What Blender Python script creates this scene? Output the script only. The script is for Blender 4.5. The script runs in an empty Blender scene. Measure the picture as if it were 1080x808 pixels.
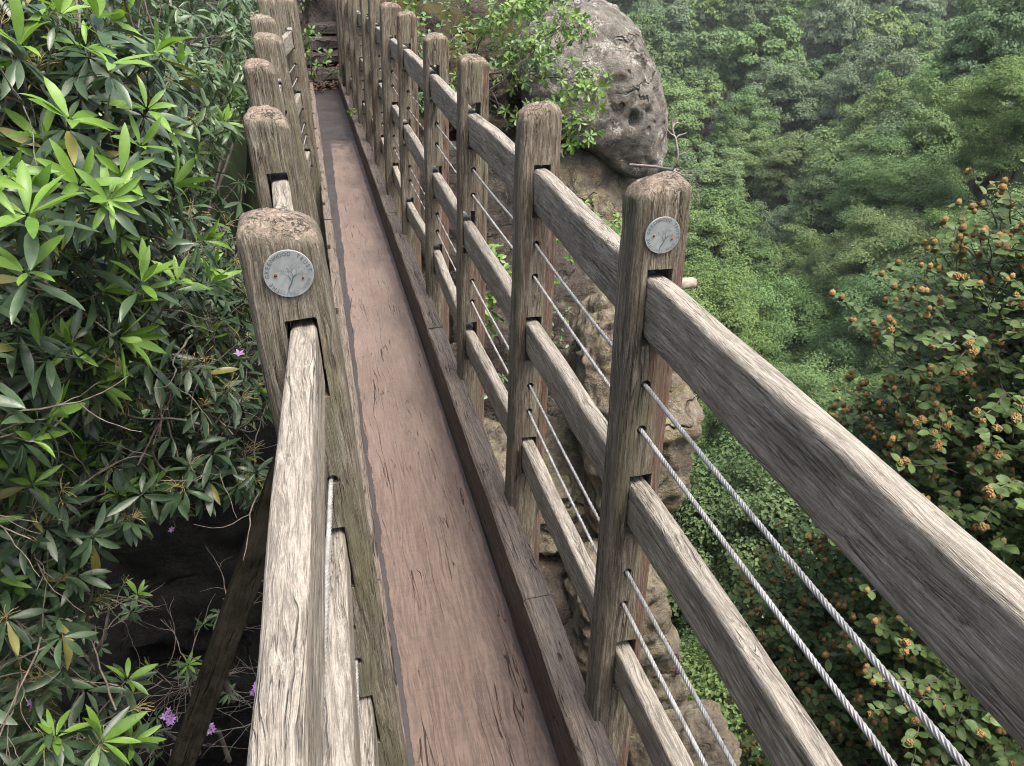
import bpy, bmesh, math, random
import numpy as np
from mathutils import Vector, Matrix, noise
R = math.radians
sc = bpy.context.scene
C = sc.collection
rng = random.Random(7)
PI = math.pi

# ------------------------------------------------------------------ camera
FPX, PIT, YAW, ROL, CX, CH = 868.48, .4812, .2166, -.0279, -.1045, 1.55
fw = Vector((math.sin(YAW)*math.cos(PIT), math.cos(YAW)*math.cos(PIT), -math.sin(PIT)))
rt = Vector((math.cos(YAW), -math.sin(YAW), 0)); up = rt.cross(fw)
r2 = rt*math.cos(ROL)+up*math.sin(ROL); u2 = -rt*math.sin(ROL)+up*math.cos(ROL)
cam_d = bpy.data.cameras.new('camera'); cam = bpy.data.objects.new('camera', cam_d); C.objects.link(cam)
M = Matrix((r2, u2, -fw)).transposed().to_4x4(); M.translation = Vector((CX, 0, CH)); cam.matrix_world = M
cam_d.sensor_width = 36; cam_d.lens = 36*FPX/1080; cam_d.clip_start = .02; cam_d.clip_end = 3000
sc.camera = cam
sc.cycles.filter_width = 1.0
def proj(p):                                   # only used to word the labels of trees and skip what nobody sees
    d = Vector(p)-Vector((CX, 0, CH)); z = d.dot(fw)
    if z < .05: return None
    return 540+FPX*d.dot(r2)/z, 404-FPX*d.dot(u2)/z, z

# ------------------------------------------------------------------ object helpers
def tag(o, label=None, cat=None, group=None, kind=None):
    if label: o['label'] = label
    if cat: o['category'] = cat
    if group: o['group'] = group
    if kind: o['kind'] = kind
    return o
def empty(name, loc, label, cat, group=None):
    o = bpy.data.objects.new(name, None); C.objects.link(o); o.location = loc; o.empty_display_size = .1
    return tag(o, label, cat, group)
def link(name, me, mats, parent=None, loc=None):
    o = bpy.data.objects.new(name, me); C.objects.link(o)
    for m in (mats if isinstance(mats, (list, tuple)) else [mats]):
        if m and m.name not in [x.name for x in me.materials if x]: me.materials.append(m)
    if loc is not None: o.location = loc
    if parent:
        o.parent = parent
    return o
def np_mesh(name, V, F, smooth=True, mi=None):
    """V (n,3), F list of arrays of equal-size polygons"""
    me = bpy.data.meshes.new(name)
    V = np.asarray(V, dtype=np.float32)
    Fs = F if isinstance(F, list) and not isinstance(F[0], tuple) else [F]
    Fs = [np.asarray(f, dtype=np.int32) for f in Fs if len(f)]
    loops = np.concatenate([f.ravel() for f in Fs]); sizes = np.concatenate([np.full(len(f), f.shape[1], np.int32) for f in Fs])
    starts = np.concatenate([[0], np.cumsum(sizes)[:-1]]).astype(np.int32)
    me.vertices.add(len(V)); me.vertices.foreach_set('co', V.ravel())
    me.loops.add(len(loops)); me.loops.foreach_set('vertex_index', loops)
    me.polygons.add(len(sizes)); me.polygons.foreach_set('loop_start', starts); me.polygons.foreach_set('loop_total', sizes)
    if mi is not None: me.polygons.foreach_set('material_index', np.asarray(mi, dtype=np.int32))
    me.polygons.foreach_set('use_smooth', np.full(len(sizes), smooth))
    me.update(calc_edges=True); me.validate()
    return me
def nz(x, y, z, s=1.0): return noise.noise(Vector((x*s, y*s, z*s)))
def fbm(p, o=4, s=1.0):
    a = 1; t = 0; q = Vector(p)*s
    for i in range(o):
        t += a*noise.noise(q); q = q*2.03+Vector((3.1, 1.7, 5.3)); a *= .5
    return t

# ------------------------------------------------------------------ material helpers
class NT:
    def __init__(s, name):
        s.m = bpy.data.materials.new(name); s.m.use_nodes = True; s.t = s.m.node_tree; s.t.nodes.clear()
        s.out = s.n('ShaderNodeOutputMaterial')
    def n(s, typ, **kw):
        o = s.t.nodes.new(typ)
        for k, v in kw.items():
            if hasattr(o, k): setattr(o, k, v)
            else: s.set(o.inputs[k.replace('_', ' ')], v)
        return o
    def set(s, sock, v):
        if isinstance(v, bpy.types.NodeSocket): s.t.links.new(v, sock)
        elif isinstance(v, (tuple, list)) and sock.type == 'RGBA' and len(v) == 3: sock.default_value = (*v, 1)
        else: sock.default_value = v
    def noise(s, vec, scale, detail=4, rough=.55, dist=0, col=False):
        o = s.n('ShaderNodeTexNoise'); s.set(o.inputs['Vector'], vec); s.set(o.inputs['Scale'], scale); o.inputs['Detail'].default_value = detail
        o.inputs['Roughness'].default_value = rough; o.inputs['Distortion'].default_value = dist
        return o.outputs['Color' if col else 'Fac']
    def ramp(s, fac, a, b, lo=0., hi=1., smooth=True):
        o = s.n('ShaderNodeMapRange'); o.interpolation_type = 'SMOOTHSTEP' if smooth else 'LINEAR'
        s.set(o.inputs['Value'], fac); o.inputs['From Min'].default_value = a; o.inputs['From Max'].default_value = b
        o.inputs['To Min'].default_value = lo; o.inputs['To Max'].default_value = hi
        return o.outputs[0]
    def mix(s, f, a, b, mode='MIX'):
        o = s.n('ShaderNodeMix'); o.data_type = 'RGBA'; o.blend_type = mode; o.clamp_factor = True
        s.set(o.inputs[0], f); s.set(o.inputs[6], a); s.set(o.inputs[7], b); return o.outputs[2]
    def math(s, op, a, b=0., c=0.):
        o = s.n('ShaderNodeMath'); o.operation = op; s.set(o.inputs[0], a); s.set(o.inputs[1], b); s.set(o.inputs[2], c); return o.outputs[0]
    def vmath(s, op, a, b=(0, 0, 0)):
        o = s.n('ShaderNodeVectorMath'); o.operation = op; s.set(o.inputs[0], a)
        if op == 'SCALE': s.set(o.inputs[3], b)
        else: s.set(o.inputs[1], b)
        return o.outputs[0]
    def bump(s, h, st, d, nrm=None):
        o = s.n('ShaderNodeBump'); s.set(o.inputs['Height'], h); o.inputs['Strength'].default_value = st; o.inputs['Distance'].default_value = d
        if nrm is not None: s.set(o.inputs['Normal'], nrm)
        return o.outputs[0]
    def bsdf(s, col, rough=.8, nrm=None, spec=.3, metal=0.):
        o = s.n('ShaderNodeBsdfPrincipled'); s.set(o.inputs['Base Color'], col); s.set(o.inputs['Roughness'], rough)
        s.set(o.inputs['Specular IOR Level'], spec); s.set(o.inputs['Metallic'], metal)
        if nrm is not None: s.set(o.inputs['Normal'], nrm)
        return o.outputs[0]
    def done(s, sh): s.t.links.new(sh, s.out.inputs['Surface']); return s.m

def wood(name, axis, dark, mid, light, endgrain=None, green=None, red=None, crack=1., spec=.12, bumpk=1., red_amt=(.58, .7), green_amt=(.5, .68), wav=1., con=1., top=None, redx=0.):
    w = NT(name)
    tc = w.n('ShaderNodeTexCoord'); oi = w.n('ShaderNodeObjectInfo')
    off = w.vmath('SCALE', (13.7, 7.3, 21.1), oi.outputs['Random'])
    base = w.vmath('ADD', tc.outputs['Object'], off)
    def sqz(k): return {'X': (k, 1, 1), 'Y': (1, k, 1), 'Z': (1, 1, k)}[axis]
    lo = w.vmath('MULTIPLY', base, sqz(.22))
    wob = w.vmath('SCALE', w.vmath('SUBTRACT', w.noise(lo, 20, 3, .55, col=True), (.5, .5, .5)), .022*wav)
    q = w.vmath('ADD', base, wob)
    v = w.vmath('MULTIPLY', q, sqz(.03)); vf = w.vmath('MULTIPLY', q, sqz(.05)); vl = w.vmath('MULTIPLY', q, sqz(.03))
    g1 = w.noise(v, 270, 4, .75)
    g2 = w.noise(vf, 700, 3, .7)
    g3 = w.noise(vl, 60, 3, .55)
    g4 = w.noise(base, 260, 3, .7)
    cr = w.math('ABSOLUTE', w.math('SUBTRACT', w.noise(w.vmath('ADD', w.vmath('MULTIPLY', q, sqz(.035)), (4.1, 2.2, 9.3)), 95, 3, .55), .5))
    cmask = w.noise(lo, 26, 3, .6)
    crm = w.math('MULTIPLY', w.ramp(cr, .003, .022, 1, 0), w.ramp(cmask, .5, .6))
    cr2 = w.math('ABSOLUTE', w.math('SUBTRACT', w.noise(w.vmath('ADD', w.vmath('MULTIPLY', q, sqz(.02)), (1.7, 8.2, .3)), 30, 2, .5), .5))
    crm2 = w.math('MULTIPLY', w.ramp(cr2, .002, .012, 1, 0), w.ramp(w.noise(lo, 15, 2, .5), .5, .58))
    crm = w.math('MAXIMUM', crm, crm2)
    tone = w.math('ADD', w.math('MULTIPLY', g1, .5), w.math('ADD', w.math('MULTIPLY', g2, .24), w.math('ADD', w.math('MULTIPLY', g3, .16), w.math('MULTIPLY', g4, .10))))
    c = w.mix(w.ramp(tone, .5-.09/con, .5), dark, mid)
    c = w.mix(w.ramp(tone, .49, .5+.085/con), c, light)
    if green:
        gm = w.math('MULTIPLY', w.ramp(w.noise(lo, 17, 5, .68), *green_amt), w.ramp(tone, .38, .58, .3, .95))
        c = w.mix(gm, c, green)
    if red:
        rn = w.noise(w.vmath('ADD', lo, (7, 3, 1)), 11, 5, .66)
        if redx:
            sxo = w.n('ShaderNodeSeparateXYZ'); w.set(sxo.inputs[0], tc.outputs['Object']); rn = w.math('ADD', rn, w.math('ADD', w.ramp(sxo.outputs['X'], .012, .03, 0, redx), w.ramp(sxo.outputs['Z'], .95, 1.2, 0, -.12)))
        rm = w.math('MULTIPLY', w.ramp(rn, *red_amt), w.ramp(tone, .38, .6, .9, .4))
        c = w.mix(rm, c, red)
    bl = w.noise(base, 11, 6, .68)
    c = w.mix(w.ramp(bl, .38, .66, .0, .5), c, w.mix(.45, w.mix(.5, dark, mid), (.12, .1, .08)))
    if top:                                     # the upward faces have bleached to silver
        ge = w.n('ShaderNodeNewGeometry'); sn = w.n('ShaderNodeSeparateXYZ'); w.set(sn.inputs[0], ge.outputs['True Normal'])
        tf = w.ramp(w.math('ADD', sn.outputs['Z'], w.math('MULTIPLY', w.math('SUBTRACT', bl, .5), .8)), .35, .8)
        tcol = w.mix(w.ramp(tone, .4, .6), tuple(x*.42 for x in top), top); c = w.mix(w.math('MULTIPLY', tf, .8), c, tcol)
    c = w.mix(w.math('MULTIPLY', crm, .92*crack), c, tuple(x*.13 for x in dark))
    h = w.math('SUBTRACT', w.math('ADD', w.math('MULTIPLY', g1, 1.25), w.math('ADD', w.math('MULTIPLY', g2, .5), w.math('MULTIPLY', g3, .6))), w.math('MULTIPLY', crm, 1.5*crack))
    if endgrain:
        nrm = tc.outputs['Normal']; sx = w.n('ShaderNodeSeparateXYZ'); w.set(sx.inputs[0], nrm)
        ef = w.ramp(w.math('ADD', sx.outputs['Z'], w.math('MULTIPLY', w.math('SUBTRACT', bl, .5), 1.1)), .40, .85)
        e1 = w.noise(base, 170, 6, .8, .8); e2 = w.noise(base, 34, 4, .65)
        wv = w.vmath('ADD', base, w.vmath('SCALE', w.vmath('SUBTRACT', w.noise(base, 40, 3, .6, col=True), (.5, .5, .5)), .02))
        ecr = w.math('MULTIPLY', w.ramp(w.math('ABSOLUTE', w.math('SUBTRACT', w.noise(w.vmath('MULTIPLY', wv, (.45, 1, .6)), 110, 4, .65), .5)), .0, .045, 1, 0), w.ramp(e2, .38, .55))
        ec = w.mix(w.ramp(e1, .36, .62), tuple(x*.36 for x in endgrain), endgrain)
        ec = w.mix(w.ramp(e2, .42, .66, 0, .75), ec, w.mix(.5, mid, light))
        ec = w.mix(w.math('MULTIPLY', ecr, .8), ec, (.05, .036, .028))
        c = w.mix(ef, c, ec)
        h2 = w.math('SUBTRACT', w.math('MULTIPLY', e1, 1.4), w.math('MULTIPLY', ecr, 1.2))
        hm = w.n('ShaderNodeMix'); hm.data_type = 'FLOAT'; w.set(hm.inputs[0], ef); w.set(hm.inputs[2], h); w.set(hm.inputs[3], h2); h = hm.outputs[0]
    b = w.bump(h, 1.0*bumpk, .0042)
    return w.done(w.bsdf(c, .85, b, spec))

PK = dict(endgrain=(.34, .275, .22), green=(.15, .145, .09), green_amt=(.5, .66), crack=.55)
W_POST = wood('weathered_oak_post', 'Z', (.05, .041, .030), (.146, .122, .090), (.285, .254, .204), red=(.125, .06, .047), red_amt=(.56, .66), redx=.2, **PK)
W_POST_GREY = wood('grey_oak_post', 'Z', (.05, .042, .031), (.15, .131, .098), (.29, .264, .214), red=(.12, .072, .055), red_amt=(.6, .72), **PK)
W_RAIL = wood('silver_oak_rail', 'Y', (.10, .086, .067), (.242, .214, .172), (.41, .378, .322), green=(.23, .21, .155), green_amt=(.52, .74), wav=1.5, crack=.6, con=1.0, bumpk=.8, top=(.30, .277, .236))
W_KERB = wood('brown_oak_kerb', 'Y', (.045, .034, .028), (.112, .087, .073), (.19, .16, .138), red=(.075, .054, .044), red_amt=(.42, .57), top=(.24, .205, .172), crack=.8)
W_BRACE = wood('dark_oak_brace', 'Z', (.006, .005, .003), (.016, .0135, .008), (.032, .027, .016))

def deck_material():
    w = NT('worn_brown_deck'); tc = w.n('ShaderNodeTexCoord'); p = tc.outputs['Object']
    sep = w.n('ShaderNodeSeparateXYZ'); w.set(sep.inputs[0], p)
    sq = (1, .05, 1); sq2 = (1, .2, 1)
    wob = w.vmath('SCALE', w.vmath('SUBTRACT', w.noise(w.vmath('MULTIPLY', p, sq2), 12, 3, .5, col=True), (.5, .5, .5)), .05)
    v = w.vmath('MULTIPLY', w.vmath('ADD', p, wob), sq)
    g1 = w.noise(v, 120, 5, .65); g2 = w.noise(v, 380, 3, .6); big = w.noise(p, 5, 5, .6)
    sawn = w.noise(w.vmath('MULTIPLY', p, (.3, .8, 1)), 90, 4, .7)
    tone = w.math('ADD', w.math('MULTIPLY', g1, .55), w.math('ADD', w.math('MULTIPLY', g2, .28), w.math('MULTIPLY', sawn, .17)))
    c = w.mix(w.ramp(tone, .38, .62), (.082, .058, .044), (.172, .125, .098))
    c = w.mix(w.ramp(big, .5, .68, 0, .6), c, (.12, .088, .074))
    c = w.mix(w.ramp(w.noise(w.vmath('MULTIPLY', p, sq2), 7, 4, .6), .55, .7, 0, .5), c, (.13, .075, .055))
    c = w.mix(w.math('MULTIPLY', w.ramp(sep.outputs['Y'], .9, 4.2, 0, .62), w.ramp(w.noise(w.vmath('MULTIPLY', p, (1, .3, 1)), 9, 5, .65), .3, .6, .5, 1)), c, w.mix(g2, (.17, .125, .10), (.31, .245, .205)))   # colour grows paler, unevenly, towards the far half
    # cracks along the grain
    pq = w.vmath('ADD', p, w.vmath('SCALE', wob, .8))
    cr = w.math('ABSOLUTE', w.math('SUBTRACT', w.noise(w.vmath('MULTIPLY', pq, (1, .028, 1)), 30, 2.5, .55), .5))
    crm = w.math('MULTIPLY', w.ramp(cr, .001, .007, 1, 0), w.ramp(w.noise(w.vmath('ADD', w.vmath('MULTIPLY', p, (1, .16, 1)), (3, 3, 3)), 11, 3), .45, .53))
    crb = w.math('ABSOLUTE', w.math('SUBTRACT', w.noise(w.vmath('ADD', w.vmath('MULTIPLY', pq, (1, .07, 1)), (5, 1, 2)), 80, 2, .55), .5))
    crm = w.math('MAXIMUM', crm, w.math('MULTIPLY', w.ramp(crb, .002, .010, .3, 0), w.ramp(w.noise(w.vmath('ADD', w.vmath('MULTIPLY', p, (1, .25, 1)), (9, 3, 3)), 18, 3), .58, .64)))
    c = w.mix(w.math('MULTIPLY', crm, .9), c, (.018, .012, .01))
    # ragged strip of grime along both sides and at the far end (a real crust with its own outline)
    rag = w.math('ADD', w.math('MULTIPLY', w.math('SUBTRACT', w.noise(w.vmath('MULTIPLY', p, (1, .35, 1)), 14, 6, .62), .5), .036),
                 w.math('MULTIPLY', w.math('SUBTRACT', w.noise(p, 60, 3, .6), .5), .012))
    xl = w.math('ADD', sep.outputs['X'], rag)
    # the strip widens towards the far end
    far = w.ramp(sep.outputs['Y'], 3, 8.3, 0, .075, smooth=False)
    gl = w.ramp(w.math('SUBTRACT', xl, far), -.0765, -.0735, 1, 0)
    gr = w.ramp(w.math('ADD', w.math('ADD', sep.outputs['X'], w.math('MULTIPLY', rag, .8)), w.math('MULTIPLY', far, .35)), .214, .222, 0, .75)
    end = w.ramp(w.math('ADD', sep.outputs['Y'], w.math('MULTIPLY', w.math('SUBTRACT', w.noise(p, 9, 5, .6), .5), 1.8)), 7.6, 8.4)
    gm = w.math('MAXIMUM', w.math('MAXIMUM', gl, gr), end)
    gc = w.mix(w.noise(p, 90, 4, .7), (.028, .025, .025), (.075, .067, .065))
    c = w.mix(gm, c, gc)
    h = w.math('SUBTRACT', w.math('ADD', w.math('MULTIPLY', g1, .5), w.math('MULTIPLY', sawn, .35)), w.math('MULTIPLY', crm, 2.0))
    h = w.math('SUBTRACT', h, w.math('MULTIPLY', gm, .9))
    b = w.bump(h, .6, .003)
    return w.done(w.bsdf(c, w.ramp(big, .3, .7, .40, .6), b, .5))
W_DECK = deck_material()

def simple(name, col, rough=.6, metal=0., spec=.4, var=None, vs=40, bump=0.):
    w = NT(name); c = col; b = None
    if var:
        tc = w.n('ShaderNodeTexCoord'); f = w.noise(tc.outputs['Object'], vs, 5, .65); c = w.mix(w.ramp(f, .35, .65), col, var)
        if bump: b = w.bump(f, .7, bump)
    return w.done(w.bsdf(c, rough, b, spec, metal))
M_WIRE = simple('steel_wire', (.36, .36, .345), .5, .3, .4, (.22, .215, .2), 45)
M_PLAQUE = simple('grey_metal_disc', (.235, .255, .253), .55, .15, .35, (.175, .195, .192), 60)
M_INK = simple('dark_engraving', (.07, .076, .08), .6)
M_INK2 = simple('faint_engraving', (.135, .147, .152), .6)
M_RUST = simple('rusty_nail_head', (.09, .018, .008), .7, .2, .3)
M_RUST2 = simple('rust_ring', (.26, .20, .15), .7)
M_PEG = simple('bleached_peg', (.40, .36, .29), .8, 0, .2, (.2, .17, .13), 80, .002)

def leaf_mat(name, a, b, back, rough=.4, trans=.25, spec=.5, obj_var=0., yellow=None, coat=0., vscale=0.):
    w = NT(name); ge = w.n('ShaderNodeNewGeometry'); r = ge.outputs['Random Per Island']
    c = w.mix(r, a, b)
    if yellow is not None:
        wn = w.n('ShaderNodeTexWhiteNoise'); wn.noise_dimensions = '1D'; w.set(wn.inputs['W'], w.math('MULTIPLY', r, 91.7))
        c = w.mix(w.ramp(wn.outputs['Value'], .965, .975), c, yellow)
    if obj_var:
        oi = w.n('ShaderNodeObjectInfo'); hs = w.n('ShaderNodeHueSaturation')
        w.set(hs.inputs['Hue'], w.ramp(oi.outputs['Random'], 0, 1, .5-.035*obj_var, .5+.03*obj_var, False))
        rr = w.math('FRACT', w.math('MULTIPLY', oi.outputs['Random'], 7.31)); w.set(hs.inputs['Value'], w.ramp(rr, 0, 1, 1-.38*obj_var, 1+.42*obj_var, False))
        rs = w.math('FRACT', w.math('MULTIPLY', oi.outputs['Random'], 3.77)); w.set(hs.inputs['Saturation'], w.ramp(rs, 0, 1, 1-.35*obj_var, 1+.12*obj_var, False))
        w.set(hs.inputs['Color'], c); c = hs.outputs[0]
    nrm = None
    if vscale:
        tc = w.n('ShaderNodeTexCoord'); f = w.noise(tc.outputs['Object'], vscale, 3, .6)
        c = w.mix(w.ramp(f, .3, .7, 0, .45), c, w.mix(.5, c, back)); nrm = w.bump(f, .25, .004)
    cb = w.mix(ge.outputs['Backfacing'], c, w.mix(.55, c, back))
    p = w.bsdf(cb, rough, nrm, spec)
    if trans:
        t = w.n('ShaderNodeBsdfTranslucent'); hs2 = w.n('ShaderNodeHueSaturation'); hs2.inputs['Value'].default_value = 1.5; hs2.inputs['Saturation'].default_value = 1.1
        w.set(hs2.inputs['Color'], c); w.set(t.inputs[0], hs2.outputs[0])
        m = w.n('ShaderNodeMixShader'); m.inputs[0].default_value = trans
        w.t.links.new(p, m.inputs[1]); w.t.links.new(t.outputs[0], m.inputs[2]); p = m.outputs[0]
    return w.done(p)
L_OLD = leaf_mat('old_rhododendron_leaf', (.018, .042, .020), (.042, .08, .036), (.13, .15, .09), .38, .1, .42, yellow=(.16, .15, .03), vscale=60)
L_NEW = leaf_mat('new_rhododendron_leaf', (.065, .145, .02), (.145, .26, .038), (.20, .29, .09), .42, .3, .35, vscale=60)
L_MID = leaf_mat('shaded_rhododendron_leaf', (.03, .065, .026), (.065, .115, .042), (.13, .17, .09), .42, .15, .5, vscale=50)
L_BEECH = leaf_mat('beech_leaf', (.040, .072, .019), (.082, .128, .036), (.09, .12, .06), .5, .15, .22, vscale=90)
L_OAK = leaf_mat('oak_leaf', (.085, .16, .03), (.17, .27, .06), (.19, .27, .13), .42, .25, .45)
L_SHRUB = leaf_mat('bright_shrub_leaf', (.06, .13, .025), (.12, .21, .05), (.14, .2, .08), .5, .25, .4)
L_STALK = simple('pale_flower_stalk', (.24, .23, .09), .6, var=(.30, .22, .10), vs=20)
L_TWIG = simple('grey_brown_twig', (.085, .066, .052), .85, var=(.17, .145, .12), vs=35, bump=.003)
L_BARK = simple('dark_bark', (.05, .04, .032), .9, var=(.10, .085, .07), vs=12, bump=.01)
L_DEAD = simple('bleached_dead_wood', (.27, .235, .215), .85, var=(.17, .145, .13), vs=30, bump=.004)
L_BUD = simple('brown_bud', (.22, .07, .035), .6)
L_PETAL = leaf_mat('purple_petal', (.40, .20, .52), (.55, .33, .66), (.5, .3, .6), .5, .3, .3)
L_HUSK = leaf_mat('orange_brown_husk', (.125, .08, .028), (.225, .15, .055), (.3, .15, .05), .75, 0, .2)

def rock_mat(name, dark, mid, light, lichen=None, ochre=None, moss=None, pits=0., strata=0., rough=.9, sc_=1.):
    w = NT(name); tc = w.n('ShaderNodeTexCoord'); p = tc.outputs['Object']; ge = w.n('ShaderNodeNewGeometry')
    sx = w.n('ShaderNodeSeparateXYZ'); w.set(sx.inputs[0], ge.outputs['Normal'])
    n1 = w.noise(p, 2.2*sc_, 8, .62, .3); n2 = w.noise(p, 14*sc_, 6, .68); n3 = w.noise(p, 60*sc_, 4, .7)
    st = w.noise(w.vmath('MULTIPLY', p, (.35, .35, 1.8)), 5*sc_, 5, .6)
    t = w.math('ADD', w.math('MULTIPLY', n1, .38), w.math('ADD', w.math('MULTIPLY', n2, .37), w.math('MULTIPLY', n3, .25)))
    c = w.mix(w.ramp(t, .36, .52), dark, mid); c = w.mix(w.ramp(t, .5, .66), c, light)
    stv = w.noise(w.vmath('MULTIPLY', p, (1.6, 1.6, .3)), 5*sc_, 4, .6)
    c = w.mix(w.ramp(stv, .52, .7, 0, .65), c, dark)
    if ochre: c = w.mix(w.math('MULTIPLY', w.ramp(st, .48, .64, 0, .9), w.ramp(sx.outputs['Z'], -.3, .3, 1, .25)), c, ochre)
    if lichen: c = w.mix(w.math('MULTIPLY', w.ramp(w.noise(p, 5*sc_, 6, .7), .5, .62), w.ramp(w.noise(p, 45*sc_, 3), .4, .6)), c, lichen)
    vor = w.n('ShaderNodeTexVoronoi'); vor.feature = 'DISTANCE_TO_EDGE'; w.set(vor.inputs['Vector'], w.vmath('ADD', w.vmath('MULTIPLY', p, (1, 1, 1.5)), w.vmath('SCALE', w.noise(p, 3, 3, .5, col=True), .7))); vor.inputs['Scale'].default_value = 1.1*sc_
    crk = w.math('MULTIPLY', w.ramp(vor.outputs['Distance'], .0, .035, 1, 0), w.ramp(w.noise(p, 1.7, 3), .48, .62))
    c = w.mix(w.math('MULTIPLY', crk, .3), c, tuple(x*.4 for x in dark))
    h = w.math('ADD', w.math('ADD', w.math('MULTIPLY', n2, .7), w.math('MULTIPLY', n3, .25)), w.math('MULTIPLY', crk, -.8))
    if strata: h = w.math('ADD', h, w.math('MULTIPLY', st, strata))
    if pits:
        v2 = w.n('ShaderNodeTexVoronoi'); w.set(v2.inputs['Vector'], w.vmath('MULTIPLY', p, (1, 1, .6))); v2.inputs['Scale'].default_value = 7*sc_
        pm = w.math('MULTIPLY', w.ramp(v2.outputs['Distance'], .12, .3, 1, 0), w.ramp(w.noise(p, 3, 2), .5, .6)); h = w.math('SUBTRACT', h, w.math('MULTIPLY', pm, pits)); c = w.mix(w.math('MULTIPLY', pm, .5), c, dark)
    if moss:
        mm = w.math('MULTIPLY', w.ramp(sx.outputs['Z'], -.05, .5), w.ramp(w.noise(p, 3.2, 5, .65), .4, .56))
        mc = w.mix(w.noise(p, 70, 4, .7), tuple(x*.4 for x in moss), moss); c = w.mix(mm, c, mc)
    return w.done(w.bsdf(c, rough, w.bump(w.math('ADD', h, w.math('MULTIPLY', w.noise(p, 150*sc_, 3, .7), .12)), 1.0, .085/sc_), .2))
RK_GREY = rock_mat('grey_lichen_sandstone', (.05, .046, .039), (.158, .148, .128), (.30, .285, .25), lichen=(.39, .38, .34), ochre=(.17, .125, .08), pits=.8)
RK_BROWN = rock_mat('brown_sandstone', (.02, .017, .0145), (.056, .047, .04), (.125, .108, .092), ochre=(.11, .068, .036), lichen=(.14, .138, .10), strata=1.4)
RK_TAN = rock_mat('tan_sandstone', (.055, .046, .036), (.18, .156, .12), (.31, .275, .22), lichen=(.26, .25, .14), ochre=(.28, .19, .10), strata=.6)
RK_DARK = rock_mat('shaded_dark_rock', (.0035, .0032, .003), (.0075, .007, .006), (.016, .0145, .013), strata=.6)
RK_MOSS = rock_mat('mossy_rock', (.018, .015, .012), (.055, .046, .037), (.13, .115, .095), moss=(.075, .072, .016), strata=.6)
RK_STEP = rock_mat('worn_step_stone', (.02, .017, .016), (.06, .052, .048), (.12, .105, .098), sc_=2.2)
L_LITTER = leaf_mat('dry_leaf_litter', (.03, .019, .013), (.095, .06, .04), (.2, .14, .1), .7, 0, .2)

# ------------------------------------------------------------------ timber shapes
def section(w, d, ch, n_side):
    """rounded rectangle outline, counter clockwise, centred"""
    pts = []
    x, y = w/2-ch, d/2-ch
    for cx, cy, a0 in ((x, y, 0), (-x, y, PI/2), (-x, -y, PI), (x, -y, 3*PI/2)):
        for k in range(5): a = a0+PI/2*k/4; pts.append((cx+ch*math.cos(a), cy+ch*math.sin(a)))
        nx = {0: (-x, y+ch), PI/2: (-x-ch, -y), PI: (x, -y-ch), 3*PI/2: (x+ch, y)}[a0]
        lx, ly = pts[-1]
        for k in range(1, n_side): pts.append((lx+(nx[0]-lx)*k/n_side, ly+(nx[1]-ly)*k/n_side))
    return pts
def loft(rings, cap0=True, cap1=True):
    n = len(rings[0]); V = np.array([p for r in rings for p in r]); F = []
    for i in range(len(rings)-1):
        for k in range(n): F.append((i*n+k, i*n+(k+1) % n, (i+1)*n+(k+1) % n, (i+1)*n+k))
    return V, F, n
def loft_mesh(name, rings, smooth=True):
    V, F, n = loft(rings)
    bm = bmesh.new(); vs = [bm.verts.new(v) for v in V]
    for f in F: bm.faces.new([vs[i] for i in f])
    bm.faces.new([vs[i] for i in range(n)][::-1]); bm.faces.new([vs[len(V)-n+i] for i in range(n)])
    bmesh.ops.recalc_face_normals(bm, faces=bm.faces)
    me = bpy.data.meshes.new(name); bm.to_mesh(me); bm.free()
    me.polygons.foreach_set('use_smooth', np.full(len(me.polygons), smooth)); return me
def box_obj(x0, x1, y0, y1, z0, z1):
    bm = bmesh.new()
    v = [bm.verts.new((x, y, z)) for x in (x0, x1) for y in (y0, y1) for z in (z0, z1)]
    for f in ((0, 1, 3, 2), (4, 6, 7, 5), (0, 4, 5, 1), (2, 3, 7, 6), (0, 2, 6, 4), (1, 5, 7, 3)): bm.faces.new([v[i] for i in f])
    return bm
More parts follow.
